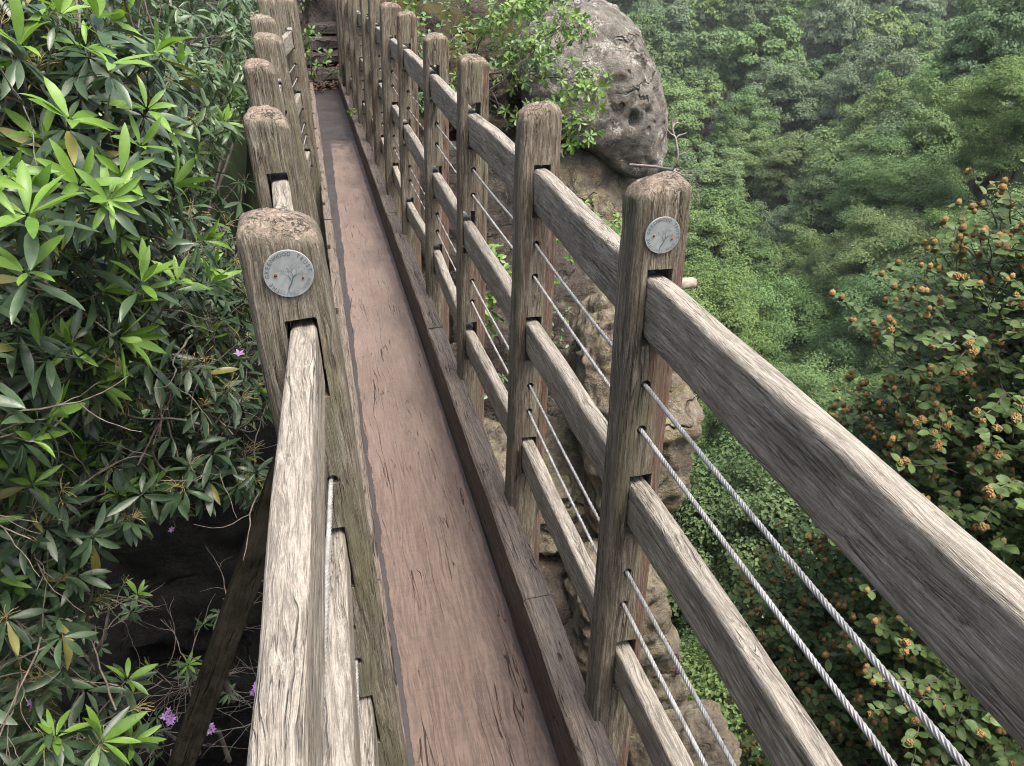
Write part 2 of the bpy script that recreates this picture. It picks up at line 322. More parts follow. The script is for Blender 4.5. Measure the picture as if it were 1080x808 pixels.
def post_mesh(w, d, H, z0, mort, holes, seed, fine, slant=0., dome=.03, wb=None):
    """mort: list of (x centre, z0, z1, width); holes: list of (x, z)"""
    ns = 10 if fine else 5; sec = section(w, d, .012 if fine else .011, ns); rings = []
    dz = .014 if fine else .035
    zs = list(np.arange(z0, H-dome, dz))+[H-dome]
    so = seed*3.17
    def disp(x, y, z, top):
        r = math.hypot(x, y)+1e-6
        a = .0016*nz(x*26+so, y*26, z*2.2)+.0012*nz(x*80+so, y*80, z*5)+.0022*nz(x*9, y*9+so, z*3.5)
        if top: a += .0030*top*nz(x*38+so, y*38, z*38)
        return x+x/r*a*1.5, y+y/r*a*1.5, z
    def bulge(z): return 1+.02*math.sin(z*5+seed)*.3-.018*max(0, (z-.9))/.3
    for z in zs:
        s = bulge(z); t = max(0, 1-(H-z)/.14); rings.append([disp(x*s, y*s, z+slant*x*max(0, t), t) for x, y in sec])
    s0 = bulge(H)
    def capz(x, y, z):
        t = 1; return z+slant*x+.006*nz(x*17+so, y*17, 3.3)+.0035*nz(x*60+so, y*60, 1)+(.0022*nz(x*150+so, y*150, 7) if fine else 0)-.02*(x/(w/2))**2*.35
    for k in range(1, 8):
        a = PI/2*k/7; off = dome*(1-math.cos(a)); z = H-dome+dome*math.sin(a)
        sx = 1-off/(w/2); sy = 1-min(off, d*.42)/(d/2)
        rr = []
        for x, y in sec:
            X, Y, Z = disp(x*sx*s0, y*sy*s0, z, 1); kf = k/7
            rr.append((X, Y, Z+(capz(X, Y, 0))*kf+slant*X*(1-kf)))
        rings.append(rr)
    last = rings[-1]; base = [(p[0], p[1]) for p in last]
    for f in (.85, .7, .55, .4, .25, .1):
        rings.append([(x*f, y*f, H+capz(x*f, y*f, 0)+.003*(1-f)) for x, y in base])
    me = loft_mesh('post', rings)
    o = bpy.data.objects.new('tmp_post', me); C.objects.link(o)
    bm = bmesh.new()
    for xm, a, b, mw in mort:
        t = box_obj(xm-mw/2, xm+mw/2, -d, d, a, b); m2 = bpy.data.meshes.new('t'); t.to_mesh(m2); t.free(); bm.from_mesh(m2); bpy.data.meshes.remove(m2)
    for x, z in holes:
        g = bmesh.ops.create_cone(bm, cap_ends=True, segments=14, radius1=.0085, radius2=.0085, depth=d*2, matrix=Matrix.Translation((x, 0, z))@Matrix.Rotation(PI/2, 4, 'X'))
    bmesh.ops.recalc_face_normals(bm, faces=bm.faces)
    cm = bpy.data.meshes.new('cut'); bm.to_mesh(cm); bm.free(); co = bpy.data.objects.new('cut', cm); C.objects.link(co)
    md = o.modifiers.new('b', 'BOOLEAN'); md.operation = 'DIFFERENCE'; md.solver = 'EXACT'; md.object = co
    dg = bpy.context.evaluated_depsgraph_get(); res = bpy.data.meshes.new_from_object(o.evaluated_get(dg))
    bpy.data.objects.remove(o); bpy.data.objects.remove(co); bpy.data.meshes.remove(cm)
    res.polygons.foreach_set('use_smooth', np.full(len(res.polygons), True)); res.set_sharp_from_angle(angle=R(42)); res.name = 'post'
    return res
def rail_mesh(P0, P1, w, h, seed, fine=False, end0=.0, end1=.0, sag=0., tongue=0.):
    """left-top corner runs from P0 (near end) to P1 (far end), in coordinates relative to P0"""
    L = P1[1]-P0[1]; n = max(8, int(L/(.012 if fine else .03))); sec = section(w, h, .0075, 9 if fine else 5); rings = []; so = seed*2.71
    for i in range(n+1):
        t = i/n; y = L*t
        e = max(end0*max(0, 1-y/.09)**2, end1*max(0, 1-(L-y)/.09)**2)
        bow = .006*math.sin(PI*t+seed)*nz(so, t*1.7, 0)-sag*math.sin(PI*t)
        cx = (P1[0]-P0[0])*t+w/2+.003*nz(so+5, t*2.2, 1); cz = (P1[2]-P0[2])*t-h/2+bow
        k = 1+.05*nz(so, t*4.5, 3)-e; kx = 1+.07*nz(so+9, t*5, 3)
        rr = []
        for x, z in sec:
            r = math.hypot(x, z)+1e-6
            a = .0018*nz(x*45+so, y*2.5, z*45)+.0011*nz(x*110+so, y*5, z*110)
            wear = 0.004*max(0, nz(so, y*4, 8))*(1 if (x < 0 and z > 0) else 0)
            rr.append((cx+x*kx+x/r*(a-wear), y, cz+z*k+z/r*(a-wear)))
        rings.append(rr)
    return loft_mesh('rail', rings)
def tube(pts, rad, nseg=6, twist=0., lobes=0, lob=.0):
    """polyline tube -> (V,F)"""
    pts = [Vector(p) for p in pts]; rads = rad if isinstance(rad, (list, tuple, np.ndarray)) else [rad]*len(pts)
    V = []; prev = None; s = 0
    for i, p in enumerate(pts):
        d = (pts[min(i+1, len(pts)-1)]-pts[max(i-1, 0)]); d = d.normalized() if d.length > 1e-9 else Vector((0, 0, 1))
        if prev is None: a = d.orthogonal().normalized()
        else: a = (prev-d*prev.dot(d)); a = a.normalized() if a.length > 1e-6 else d.orthogonal().normalized()
        prev = a; b = d.cross(a)
        if i: s += (p-pts[i-1]).length
        for k in range(nseg):
            th = 2*PI*k/nseg; r = rads[i]
            if lobes: r = r*(1-lob+lob*abs(math.cos(lobes/2*th)))
            ph = th+twist*s
            V.append(p+a*(math.cos(ph)*r)+b*(math.sin(ph)*r))
    F = [(i*nseg+k, i*nseg+(k+1) % nseg, (i+1)*nseg+(k+1) % nseg, (i+1)*nseg+k) for i in range(len(pts)-1) for k in range(nseg)]
    return V, F
class Acc:
    def __init__(s): s.V = []; s.F4 = []; s.F3 = []; s.n = 0
    def add(s, V, F):
        V = np.asarray([tuple(v) for v in V] if not isinstance(V, np.ndarray) else V, dtype=np.float32)
        F = np.asarray(F, dtype=np.int64)+s.n
        (s.F4 if F.shape[1] == 4 else s.F3).append(F); s.V.append(V); s.n += len(V)
    def mesh(s, name, smooth=True):
        Fs = []
        if s.F4: Fs.append(np.concatenate(s.F4))
        if s.F3: Fs.append(np.concatenate(s.F3))
        return np_mesh(name, np.concatenate(s.V), Fs, smooth)

# ------------------------------------------------------------------ the bridge
bridge = empty('footbridge', (0, 0, 0), 'narrow one plank footbridge of worn reddish brown oak crossing the gap between the rocks', 'footbridge')
Y_END = 11.7
def slab(name, x0, x1, y0, y1, z0, z1, mat, parent, bev=.004, ny=60, nx=12, amp=.002):
    me = bpy.data.meshes.new(name); bm = bmesh.new()
    xs = np.linspace(x0, x1, nx+1); ys = np.linspace(y0, y1, ny+1)
    top = [[bm.verts.new((x, y, z1+amp*(nz(x*14, y*2, 1)+.5*nz(x*40, y*5, 2)))) for x in xs] for y in ys]
    for j in range(ny):
        for i in range(nx): bm.faces.new((top[j][i], top[j][i+1], top[j+1][i+1], top[j+1][i]))
    edge = top[0]+[r[-1] for r in top[1:]]+top[-1][-2::-1]+[r[0] for r in top[-2:0:-1]]
    bot = [bm.verts.new((v.co.x, v.co.y, z0)) for v in edge]
    n = len(edge)
    for k in range(n): bm.faces.new((edge[k], bot[k], bot[(k+1) % n], edge[(k+1) % n]))
    bm.faces.new(bot[::-1]); bmesh.ops.recalc_face_normals(bm, faces=bm.faces)
    bm.to_mesh(me); bm.free(); me.polygons.foreach_set('use_smooth', np.full(len(me.polygons), True)); me.set_sharp_from_angle(angle=R(40))
    return link(name, me, mat, parent)
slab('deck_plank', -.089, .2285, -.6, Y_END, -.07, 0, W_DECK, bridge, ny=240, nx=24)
YS = [.20, 1.118, 1.87, 2.668, 3.518, 4.466, 5.36, 6.25, 7.15, 8.05, 8.95, 9.85, 10.75, 11.5]      # post centres
def kerb(inner, outer, notch, z1, joints, side):
    """toe boards, notched on the outside to take the posts; one mesh per length of board"""
    for j in range(len(joints)-1):
        ya, yb = joints[j]+.0025, joints[j+1]-.0025; zj = z1+rng.uniform(-.004, .004); xi = inner+rng.uniform(-.003, .003)*1
        edge = []
        for y in sorted(YS):
            if ya < y-.06 and y+.06 < yb:
                edge += [(outer+rng.uniform(-.003, .003), y-.036), (notch, y-.034), (notch, y+.034), (outer+rng.uniform(-.003, .003), y+.036)]
        ys = [ya]+[e[1] for e in edge]+[yb]
        pts = [(outer, ya)]+edge+[(outer, yb)]
        bm = bmesh.new()
        # subdivide along the length so that edges can wander
        P = []
        for a, b in zip(pts[:-1], pts[1:]):
            m = max(1, int(abs(b[1]-a[1])/.06)); P += [(a[0]+(b[0]-a[0])*k/m, a[1]+(b[1]-a[1])*k/m) for k in range(m)]
        P.append(pts[-1])
        cols = []
        for k, (xo, y) in enumerate(P):
            wv = .003*nz(y*3, side, 2); wi = .0035*nz(y*4, side*3, 5)
            zz = zj+.003*nz(y*5, side, 9)
            s = 1 if outer > inner else -1
            cols.append([bm.verts.new(v) for v in ((xi+wi, y, -.02), (xi+wi, y, zz-.006), (xi+wi+.006*s, y, zz), (xo+wv-.004*s, y, zz+.001), (xo+wv, y, zz-.004), (xo+wv, y, -.02))])
        for k in range(len(cols)-1):
            for i in range(6): bm.faces.new((cols[k][i], cols[k][(i+1) % 6], cols[k+1][(i+1) % 6], cols[k+1][i]))
        bm.faces.new(cols[0]); bm.faces.new(cols[-1][::-1])
        bmesh.ops.recalc_face_normals(bm, faces=bm.faces)
        me = bpy.data.meshes.new('kerb_board'); bm.to_mesh(me); bm.free(); me.polygons.foreach_set('use_smooth', np.full(len(me.polygons), True)); me.set_sharp_from_angle(angle=R(35))
        link('kerb_board', me, W_KERB, bridge)
kerb(.2305, .2985, .2868, .187, [-.6, 1.46, 3.12, 4.9, 6.7, 8.6, 10.3, 11.65], 1)
kerb(-.0895, -.138, -.121, .150, [-.6, 1.66, 3.2, 5.0, 6.8, 8.5, 10.4, 11.65], 2)
for x in (-.03, .17): slab('bearer_beam', x-.06, x+.06, -.6, Y_END, -.36, -.075, W_KERB, bridge, ny=30, nx=3)

def railing(name, label, side, spec):
    t = empty(name, (0, 0, 0), label, 'railing')
    return t
rail_R = empty('railing', (.3, 0, 0), 'weathered oak railing with wires on the right side, along the open valley', 'railing')
rail_L = empty('railing', (-.16, 0, 0), 'weathered oak railing with wires on the left side, against the rhododendrons', 'railing')
# per post: base x, lean, width, height, mortise gap, fine?
RPOST = [(.322, .05, .085, 1.262, .014, 0), (.318, .042, .085, 1.262, .012, 1), (.322, .053, .086, 1.252, .012, 1), (.318, .057, .086, 1.278, .034, 1), (.322, .06, .088, 1.276, .03, 0), (.318, .06, .09, 1.31, .024, 0),
         (.325, .06, .09, 1.31, .02, 0), (.33, .055, .088, 1.33, .02, 0), (.332, .058, .09, 1.34, .02, 0), (.325, .05, .09, 1.34, .02, 0), (.33, .05, .09, 1.36, .02, 0), (.31, .05, .09, 1.35, .02, 0), (.31, .05, .09, 1.35, .02, 0), (.31, .05, .09, 1.35, .02, 0)]
RX = [[.345, .34, .338], [.345, .332, .322], [.363, .338, .321], [.358, .324, .312], [.358, .342, .323], [.36, .329, .312]]
RZ = [[1.117, .752, .378], [1.117, .754, .378], [1.111, .738, .391], [1.109, .767, .371], [1.133, .735, .395], [1.141, .775, .367]]
LPOST = [(-.165, -.02, .1, 1.25, .012, 0), (-.142, -.025, .11, 1.256, .012, 1), (-.179, -.022, .093, 1.276, .014, 1), (-.20, -.038, .092, 1.297, .02, 0), (-.20, -.036, .11, 1.305, .02, 0), (-.215, -.058, .12, 1.325, .02, 0),
         (-.215, -.058, .1, 1.38, .02, 0), (-.185, -.02, .13, 1.345, .02, 0), (-.19, -.03, .1, 1.34, .02, 0), (-.19, -.03, .1, 1.34, .02, 0), (-.18, -.03, .1, 1.34, .02, 0), (-.18, -.03, .1, 1.34, .02, 0), (-.18, -.03, .1, 1.34, .02, 0), (-.18, -.03, .1, 1.34, .02, 0)]
LX = [[-.205, -.200, -.190], [-.177, -.181, -.176]]
LZ = [[1.106, .752, .385], [1.106, .752, .385]]
LY = list(YS); LY[5] = 4.35; LY[6] = 5.2; LY[7] = 6.0; LY[8] = 6.9
WZ = [.934, .852, .556, .480]
def place_posts(rail, root, POST, YY, XX, ZZ, wx, rw, sgn):
    org = Vector(root.location)
    for i, (bx, ln, w, H, gap, fine) in enumerate(POST):
        c = lambda z: bx+ln*z
        if i >= len(XX):
            XX.append([c(z)-rw/2+rng.uniform(-.006, .004) for z in (1.12, .75, .38)]); ZZ.append([1.125+rng.uniform(-.012, .015), .75+rng.uniform(-.015, .015), .38+rng.uniform(-.012, .012)])
        d = .095 if sgn < 0 else (.07 if i < 2 else (.078 if i < 6 else .13))
        if sgn > 0 and i > 1: w += .008 if i < 6 else .03
        mort = [(XX[i][k]+rw/2-c(ZZ[i][k]-.05), ZZ[i][k]-.112, ZZ[i][k]+gap, rw+.006) for k in range(3)]
        holes = [(wx(i, k)-c(WZ[k]), WZ[k]+.002) for k in range(4)]
        me = post_mesh(w, d, H, -.42, mort, holes, i+(40 if sgn < 0 else 0), fine, slant=(.14 if (sgn > 0 and i in (1, 2)) else (-.2 if sgn < 0 else rng.uniform(-.1, .1))), dome=.036 if sgn < 0 else .03)
        o = link('post', me, W_POST if sgn > 0 else W_POST_GREY, root); o.location = Vector((bx, YY[i], 0))-org
        o.rotation_euler = (rng.uniform(-.004, .004), math.atan(ln), rng.uniform(-.03, .03) if i > 2 else 0)
        yield i, o
    for k in range(3):
        for i in range(len(POST)):
            if i == 0: P0 = Vector((XX[1][k]-(XX[1][k]-XX[0][k])*1.75, YY[0]-.75, ZZ[0][k])); P1 = Vector((XX[0][k], YY[0]-.004, ZZ[0][k]))
            else: P0 = Vector((XX[i-1][k], YY[i-1]+.004, ZZ[i-1][k])); P1 = Vector((XX[i][k], YY[i]-.004, ZZ[i][k]))
            fine = i <= 3
            m = rail_mesh(P0, P1, rw, .104 if k == 0 else .094, i*3+k+(50 if sgn < 0 else 0), fine, .16, .12 if i else .1, sag=.0)
            o = link('rail', m, W_RAIL, root); o.location = P0-org
            if i and POST[i][4] > .016 and i < 8:                         # scarfed tongue of the next rail showing above this one
                pass
    for k in range(4):
        pts = [Vector((wx(0, k), YY[0]-.75, WZ[k]))]+[Vector((wx(i, k), YY[i], WZ[k])) for i in range(len(POST))]
        dense = []; pts2 = [pts[0]]
        for a, b in zip(pts[:-1], pts[1:]): pts2 += [a.lerp(b, f)-Vector((0, 0, .005*4*f*(1-f)*(1+.6*math.sin(k*2+b.y)))) for f in (.125, .25, .375, .5, .625, .75, .875)]+[b]
        pts = pts2
        for a, b in zip(pts[:-1], pts[1:]):
            step = .004 if b.y < 1.3 else (.012 if b.y < 2.8 else .15); n = max(1, int((b-a).length/step)); dense += [a.lerp(b, q/n) for q in range(n)]
        dense.append(pts[-1])
        V, F = tube([p-org for p in dense], .0040 if sgn > 0 else .0038, 24, twist=2*PI/.045, lobes=6, lob=.36)
        link('wire_cable', np_mesh('wire_cable', V, F), M_WIRE, root)
wxR = lambda i, k: RPOST[i][0]+RPOST[i][1]*WZ[k]-.005
wxL = lambda i, k: ((-.197, -.207, -.200, -.200)[k] if i == 0 else LPOST[i][0]+LPOST[i][1]*WZ[k]+((.005, .014, .0, .0)[k] if i == 1 else .01))
posts_R = dict(place_posts(rail_R, rail_R, RPOST, YS, RX, RZ, wxR, .034, 1))
posts_L = dict(place_posts(rail_L, rail_L, LPOST, LY, LX, LZ, wxL, .037, -1))

# plaques with lettering and a bare branching tree, both nailed to the front face of a post
def glyph(ch, size, cache={}):
    if ch not in cache:
        cu = bpy.data.curves.new('g', 'FONT'); cu.body = ch; cu.size = 1; cu.align_x = 'CENTER'; cu.resolution_u = 2; cu.offset = .012
        o = bpy.data.objects.new('g', cu); C.objects.link(o)
        m = bpy.data.meshes.new_from_object(o.evaluated_get(bpy.context.evaluated_depsgraph_get())); bpy.data.objects.remove(o)
        cache[ch] = ([tuple(v.co) for v in m.vertices], [tuple(p.vertices) for p in m.polygons]); bpy.data.meshes.remove(m)
    return cache[ch]
def plaque(post, loc, rad, tilt, fade):
    bm = bmesh.new(); n = 64
    # disc with a slightly rolled rim; local x right, y up, z out of the face
    prof = [(rad, 0), (rad, .0012), (rad*.985, .0022), (rad*.95, .0022)]
    rings = [[bm.verts.new((r*math.cos(2*PI*k/n), r*math.sin(2*PI*k/n), z)) for k in range(n)] for r, z in prof]
    for a, b in zip(rings[:-1], rings[1:]):
        for k in range(n): bm.faces.new((a[k], a[(k+1) % n], b[(k+1) % n], b[k]))
    bm.faces.new(rings[-1]); bm.faces.new(rings[0][::-1])
    def poly(pts, mi, z=.0026):
        try: f = bm.faces.new([bm.verts.new((x, y, z)) for x, y in pts]); f.material_index = mi
        except ValueError: pass
    def letter(ch, ang, size, mi):
        V, Fs = glyph(ch, 1); a = R(ang); cs, sn = math.cos(a-PI/2), math.sin(a-PI/2); rr = rad*.765
        vs = []
        for x, y, z in V:
            X, Y = x*size*.92, y*size; vs.append(bm.verts.new((rr*math.cos(a)+X*cs-Y*sn, rr*math.sin(a)+X*sn+Y*cs, .0026)))
        for f in Fs:
            try: q = bm.faces.new([vs[i] for i in f]); q.material_index = mi
            except ValueError: pass
    txt = 'THE GREENWOOD TRUST'; a = 232+tilt
    for ch in txt:
        if ch != ' ': letter(ch, a, rad*.235, 1)
        a -= 12.6
    a = -22+tilt
    for ch in 'RURAL CRAFTS':
        if ch != ' ': letter(ch, a, rad*.2, 2)
        a -= 9.0
    rg = random.Random(3)
    def seg(p, q, w0, w1, mi):
        d = Vector((q[0]-p[0], q[1]-p[1])); nn = Vector((-d.y, d.x)).normalized() if d.length > 1e-6 else Vector((0, 1))
        poly([(p[0]+nn.x*w0, p[1]+nn.y*w0), (p[0]-nn.x*w0, p[1]-nn.y*w0), (q[0]-nn.x*w1, q[1]-nn.y*w1), (q[0]+nn.x*w1, q[1]+nn.y*w1)], mi)
    def grow(p, ang, ln, wd, depth):
        q = (p[0]+ln*math.cos(ang), p[1]+ln*math.sin(ang)); seg(p, q, wd, wd*.7, 1 if depth < 2 else 2)
        if depth < 4:
            for s in (-1, 1):
                if rg.random() < .95: grow(q, ang+s*rg.uniform(.25, .75), ln*rg.uniform(.62, .8), wd*.62, depth+1)
        else:
            for _ in range(2):
                x, y = q[0]+rg.gauss(0, .03)*rad, q[1]+rg.gauss(0, .03)*rad; s = rad*.02
                poly([(x-s, y), (x, y-s), (x+s, y), (x, y+s)], 2)
    c0 = (-.10*rad, -.62*rad); seg((-.12*rad, -.78*rad), c0, rad*.012, rad*.022, 1)
    seg(c0, (.06*rad, -.38*rad), rad*.035, rad*.03, 1); grow((.06*rad, -.38*rad), R(68), rad*.26, rad*.026, 0); grow((.06*rad, -.3*rad), R(112), rad*.22, rad*.018, 1); grow((.1*rad, -.22*rad), R(38), rad*.24, rad*.016, 1)
    for (x, y, s) in ((-.52, .0, .07), (.53, -.22, .052)):
        poly([((x+s*1.5*math.cos(2*PI*k/16))*rad, (y+s*1.5*math.sin(2*PI*k/16))*rad) for k in range(16)], 4, .0028)
        vs = [bm.verts.new(((x+s*math.cos(2*PI*k/16))*rad, (y+s*math.sin(2*PI*k/16))*rad, .003)) for k in range(16)]
        tip = bm.verts.new((x*rad, y*rad, .0046))
        for k in range(16): f = bm.faces.new((vs[k], vs[(k+1) % 16], tip)); f.material_index = 3
    me = bpy.data.meshes.new('plaque'); bm.to_mesh(me); bm.free()
    o = link('plaque', me, [M_PLAQUE, M_INK, M_INK2, M_RUST, M_RUST2], post)
    o.location = loc; o.rotation_euler = (PI/2, 0, 0)
    return o
plaque(posts_L[1], (.006, -.0490, 1.185), .0325, 0, 0)
plaque(posts_R[1], (-.004, -.0365, 1.182), .0275, -14, 0)
# wooden peg through the front post on the valley side
V, F = tube([Vector((0, 0, 0)), Vector((.02, 0, 0)), Vector((.036, .001, 0)), Vector((.042, .001, -.0005)), Vector((.0435, .001, -.0005))], [.0095, .0095, .0092, .0075, .002], 12)
link('peg', np_mesh('peg', V, F), M_PEG, posts_R[1], (.034, .0, 1.09))

# raking brace under the left railing
sec = section(.075, .06, .005, 4); rings = []
for k in range(31): z = -1.15+1.5*k/30; rings.append([(x+.001*nz(x*50, z*4, 1), y, z) for x, y in sec])
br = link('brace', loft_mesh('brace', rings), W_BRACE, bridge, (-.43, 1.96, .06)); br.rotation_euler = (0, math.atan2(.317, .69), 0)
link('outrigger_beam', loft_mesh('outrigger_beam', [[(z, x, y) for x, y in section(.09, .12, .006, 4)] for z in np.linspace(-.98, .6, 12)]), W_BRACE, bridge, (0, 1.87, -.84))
#--REST--
def smooth(a, b, x): t = max(0., min(1., (x-a)/(b-a))); return t*t*(3-2*t)
# ------------------------------------------------------------------ foliage builders
def leaf_template(kind):
    """(n,3) verts: x = across (unit half width), y = along (0..1), z = lift; quads"""
    if kind == 'rhodo':
        rows = [(0, .12), (.14, .5), (.34, .92), (.55, 1.), (.75, .78), (.9, .4), (1., .03)]
    elif kind == 'beech': rows = [(0, .08), (.2, .72), (.45, 1.), (.7, .86), (.88, .45), (1., .05)]
    elif kind == 'oak': rows = [(0, .1), (.16, .35), (.28, .62), (.38, .42), (.52, .95), (.62, .62), (.76, 1.), (.88, .62), (1., .12)]
    V = []; F = []
    for i, (t, w) in enumerate(rows):
        V += [(-w, t, .22*w), (0, t, 0), (w, t, .22*w)]
        if i: a = (i-1)*3; b = i*3; F += [(a, a+1, b+1, b), (a+1, a+2, b+2, b+1)]
    return np.array(V, dtype=np.float32), np.array(F, dtype=np.int64)
TPL = {k: leaf_template(k) for k in ('rhodo', 'beech', 'oak')}
class Leaves:
    def __init__(s, kind): s.V, s.F = TPL[kind]; s.L = []
    def add(s, p, d, nrm, ln, wd, curl, mi=0): s.L.append((*p, *d, *nrm, ln, wd, curl, mi))
    def mesh(s, name):
        A = np.array(s.L, dtype=np.float64); P, D, N = A[:, 0:3], A[:, 3:6], A[:, 6:9]; ln, wd, cu, mi = A[:, 9], A[:, 10], A[:, 11], A[:, 12].astype(int)
        D /= np.linalg.norm(D, axis=1, keepdims=True)+1e-9; N = N-(N*D).sum(1, keepdims=True)*D; N /= np.linalg.norm(N, axis=1, keepdims=True)+1e-9; X = np.cross(D, N)
        t = s.V[:, 1]; wv = np.sin(t*9)[None]*.0
        along = t[None]*ln[:, None]*(1-.15*np.abs(cu)[:, None]*t[None]); across = s.V[:, 0][None]*wd[:, None]/2
        rs = np.random.RandomState(len(s.L)); und = .1*np.sin(t[None]*rs.uniform(5, 9, (len(A), 1))+rs.uniform(0, 6, (len(A), 1)))*wd[:, None]
        lift = s.V[:, 2][None]*wd[:, None]*rs.uniform(.3, 1.2, (len(A), 1))-cu[:, None]*ln[:, None]*t[None]**2*.45+und*.6
        side = rs.uniform(-.12, .12, (len(A), 1))*ln[:, None]*t[None]**2
        V = P[:, None]+D[:, None]*along[..., None]+X[:, None]*(across+side)[..., None]+N[:, None]*lift[..., None]
        nv = len(s.V); F = (s.F[None]+(np.arange(len(A))*nv)[:, None, None]).reshape(-1, 4)
        return np_mesh(name, V.reshape(-1, 3), [F], True, np.repeat(mi, len(s.F)))
def rdir(r=rng):
    z = r.uniform(-1, 1); a = r.uniform(0, 2*PI); q = math.sqrt(1-z*z); return Vector((q*math.cos(a), q*math.sin(a), z))
def whorl(LV, p, d, n, elev, ln, wd, curl, mi, r=rng, droop=0.):
    d = d.normalized(); a = d.orthogonal().normalized(); b = d.cross(a); ph = r.uniform(0, 6.28)
    for k in range(n):
        th = ph+2*PI*k/n+r.uniform(-.3, .3); e = R(r.uniform(*elev)+r.gauss(0, 9)); rad = a*math.cos(th)+b*math.sin(th)
        u = d*math.cos(e)+rad*math.sin(e); u = (u+Vector((0, 0, -droop*r.uniform(.3, 1.2)))+rdir(r)*.26).normalized()
        nn = d*math.sin(e)-rad*math.cos(e)+rdir(r)*.38
        L = ln*r.uniform(.7, 1.12); LV.add(p+u*.006, u, nn, L, L*wd*r.uniform(.85, 1.15), curl*r.uniform(.2, 1.3), mi)
def polyline(p, d, L, n, wob, r=rng, grav=0.):
    pts = [Vector(p)]; d = Vector(d).normalized()
    for k in range(n): d = (d+rdir(r)*wob+Vector((0, 0, grav))).normalized(); pts.append(pts[-1]+d*(L/n))
    return pts
def stalks(acc, p, d, n, L, r=rng, rad=.0008):
    d = d.normalized()
    for k in range(n):
        u = (d+rdir(r)*.8).normalized(); pts = polyline(p, u, L*r.uniform(.6, 1.15), 5, .38, r, -.10)
        V, F = tube(pts, [rad]*4+[rad*1.2]*2, 3); acc.add([tuple(v) for v in V], F)
def flower(name, parent, p, d, size, n, r=rng):
    V = []; F = []
    for k in range(n):
        c = Vector(p)+rdir(r)*size*.9; ax = (Vector(d)+rdir(r)*.7).normalized(); a = ax.orthogonal().normalized(); b = ax.cross(a)
        for q in range(5):
            th = 2*PI*q/5; e = a*math.cos(th)+b*math.sin(th); s = ax.cross(e); i = len(V)
            V += [c, c+e*size*.35+s*size*.2+ax*size*.18, c+e*size*.8+ax*size*.3, c+e*size*.35-s*size*.2+ax*size*.18]; F.append((i, i+1, i+2, i+3))
    return link(name, np_mesh(name, [tuple(v) for v in V], np.array(F)), L_PETAL, parent)

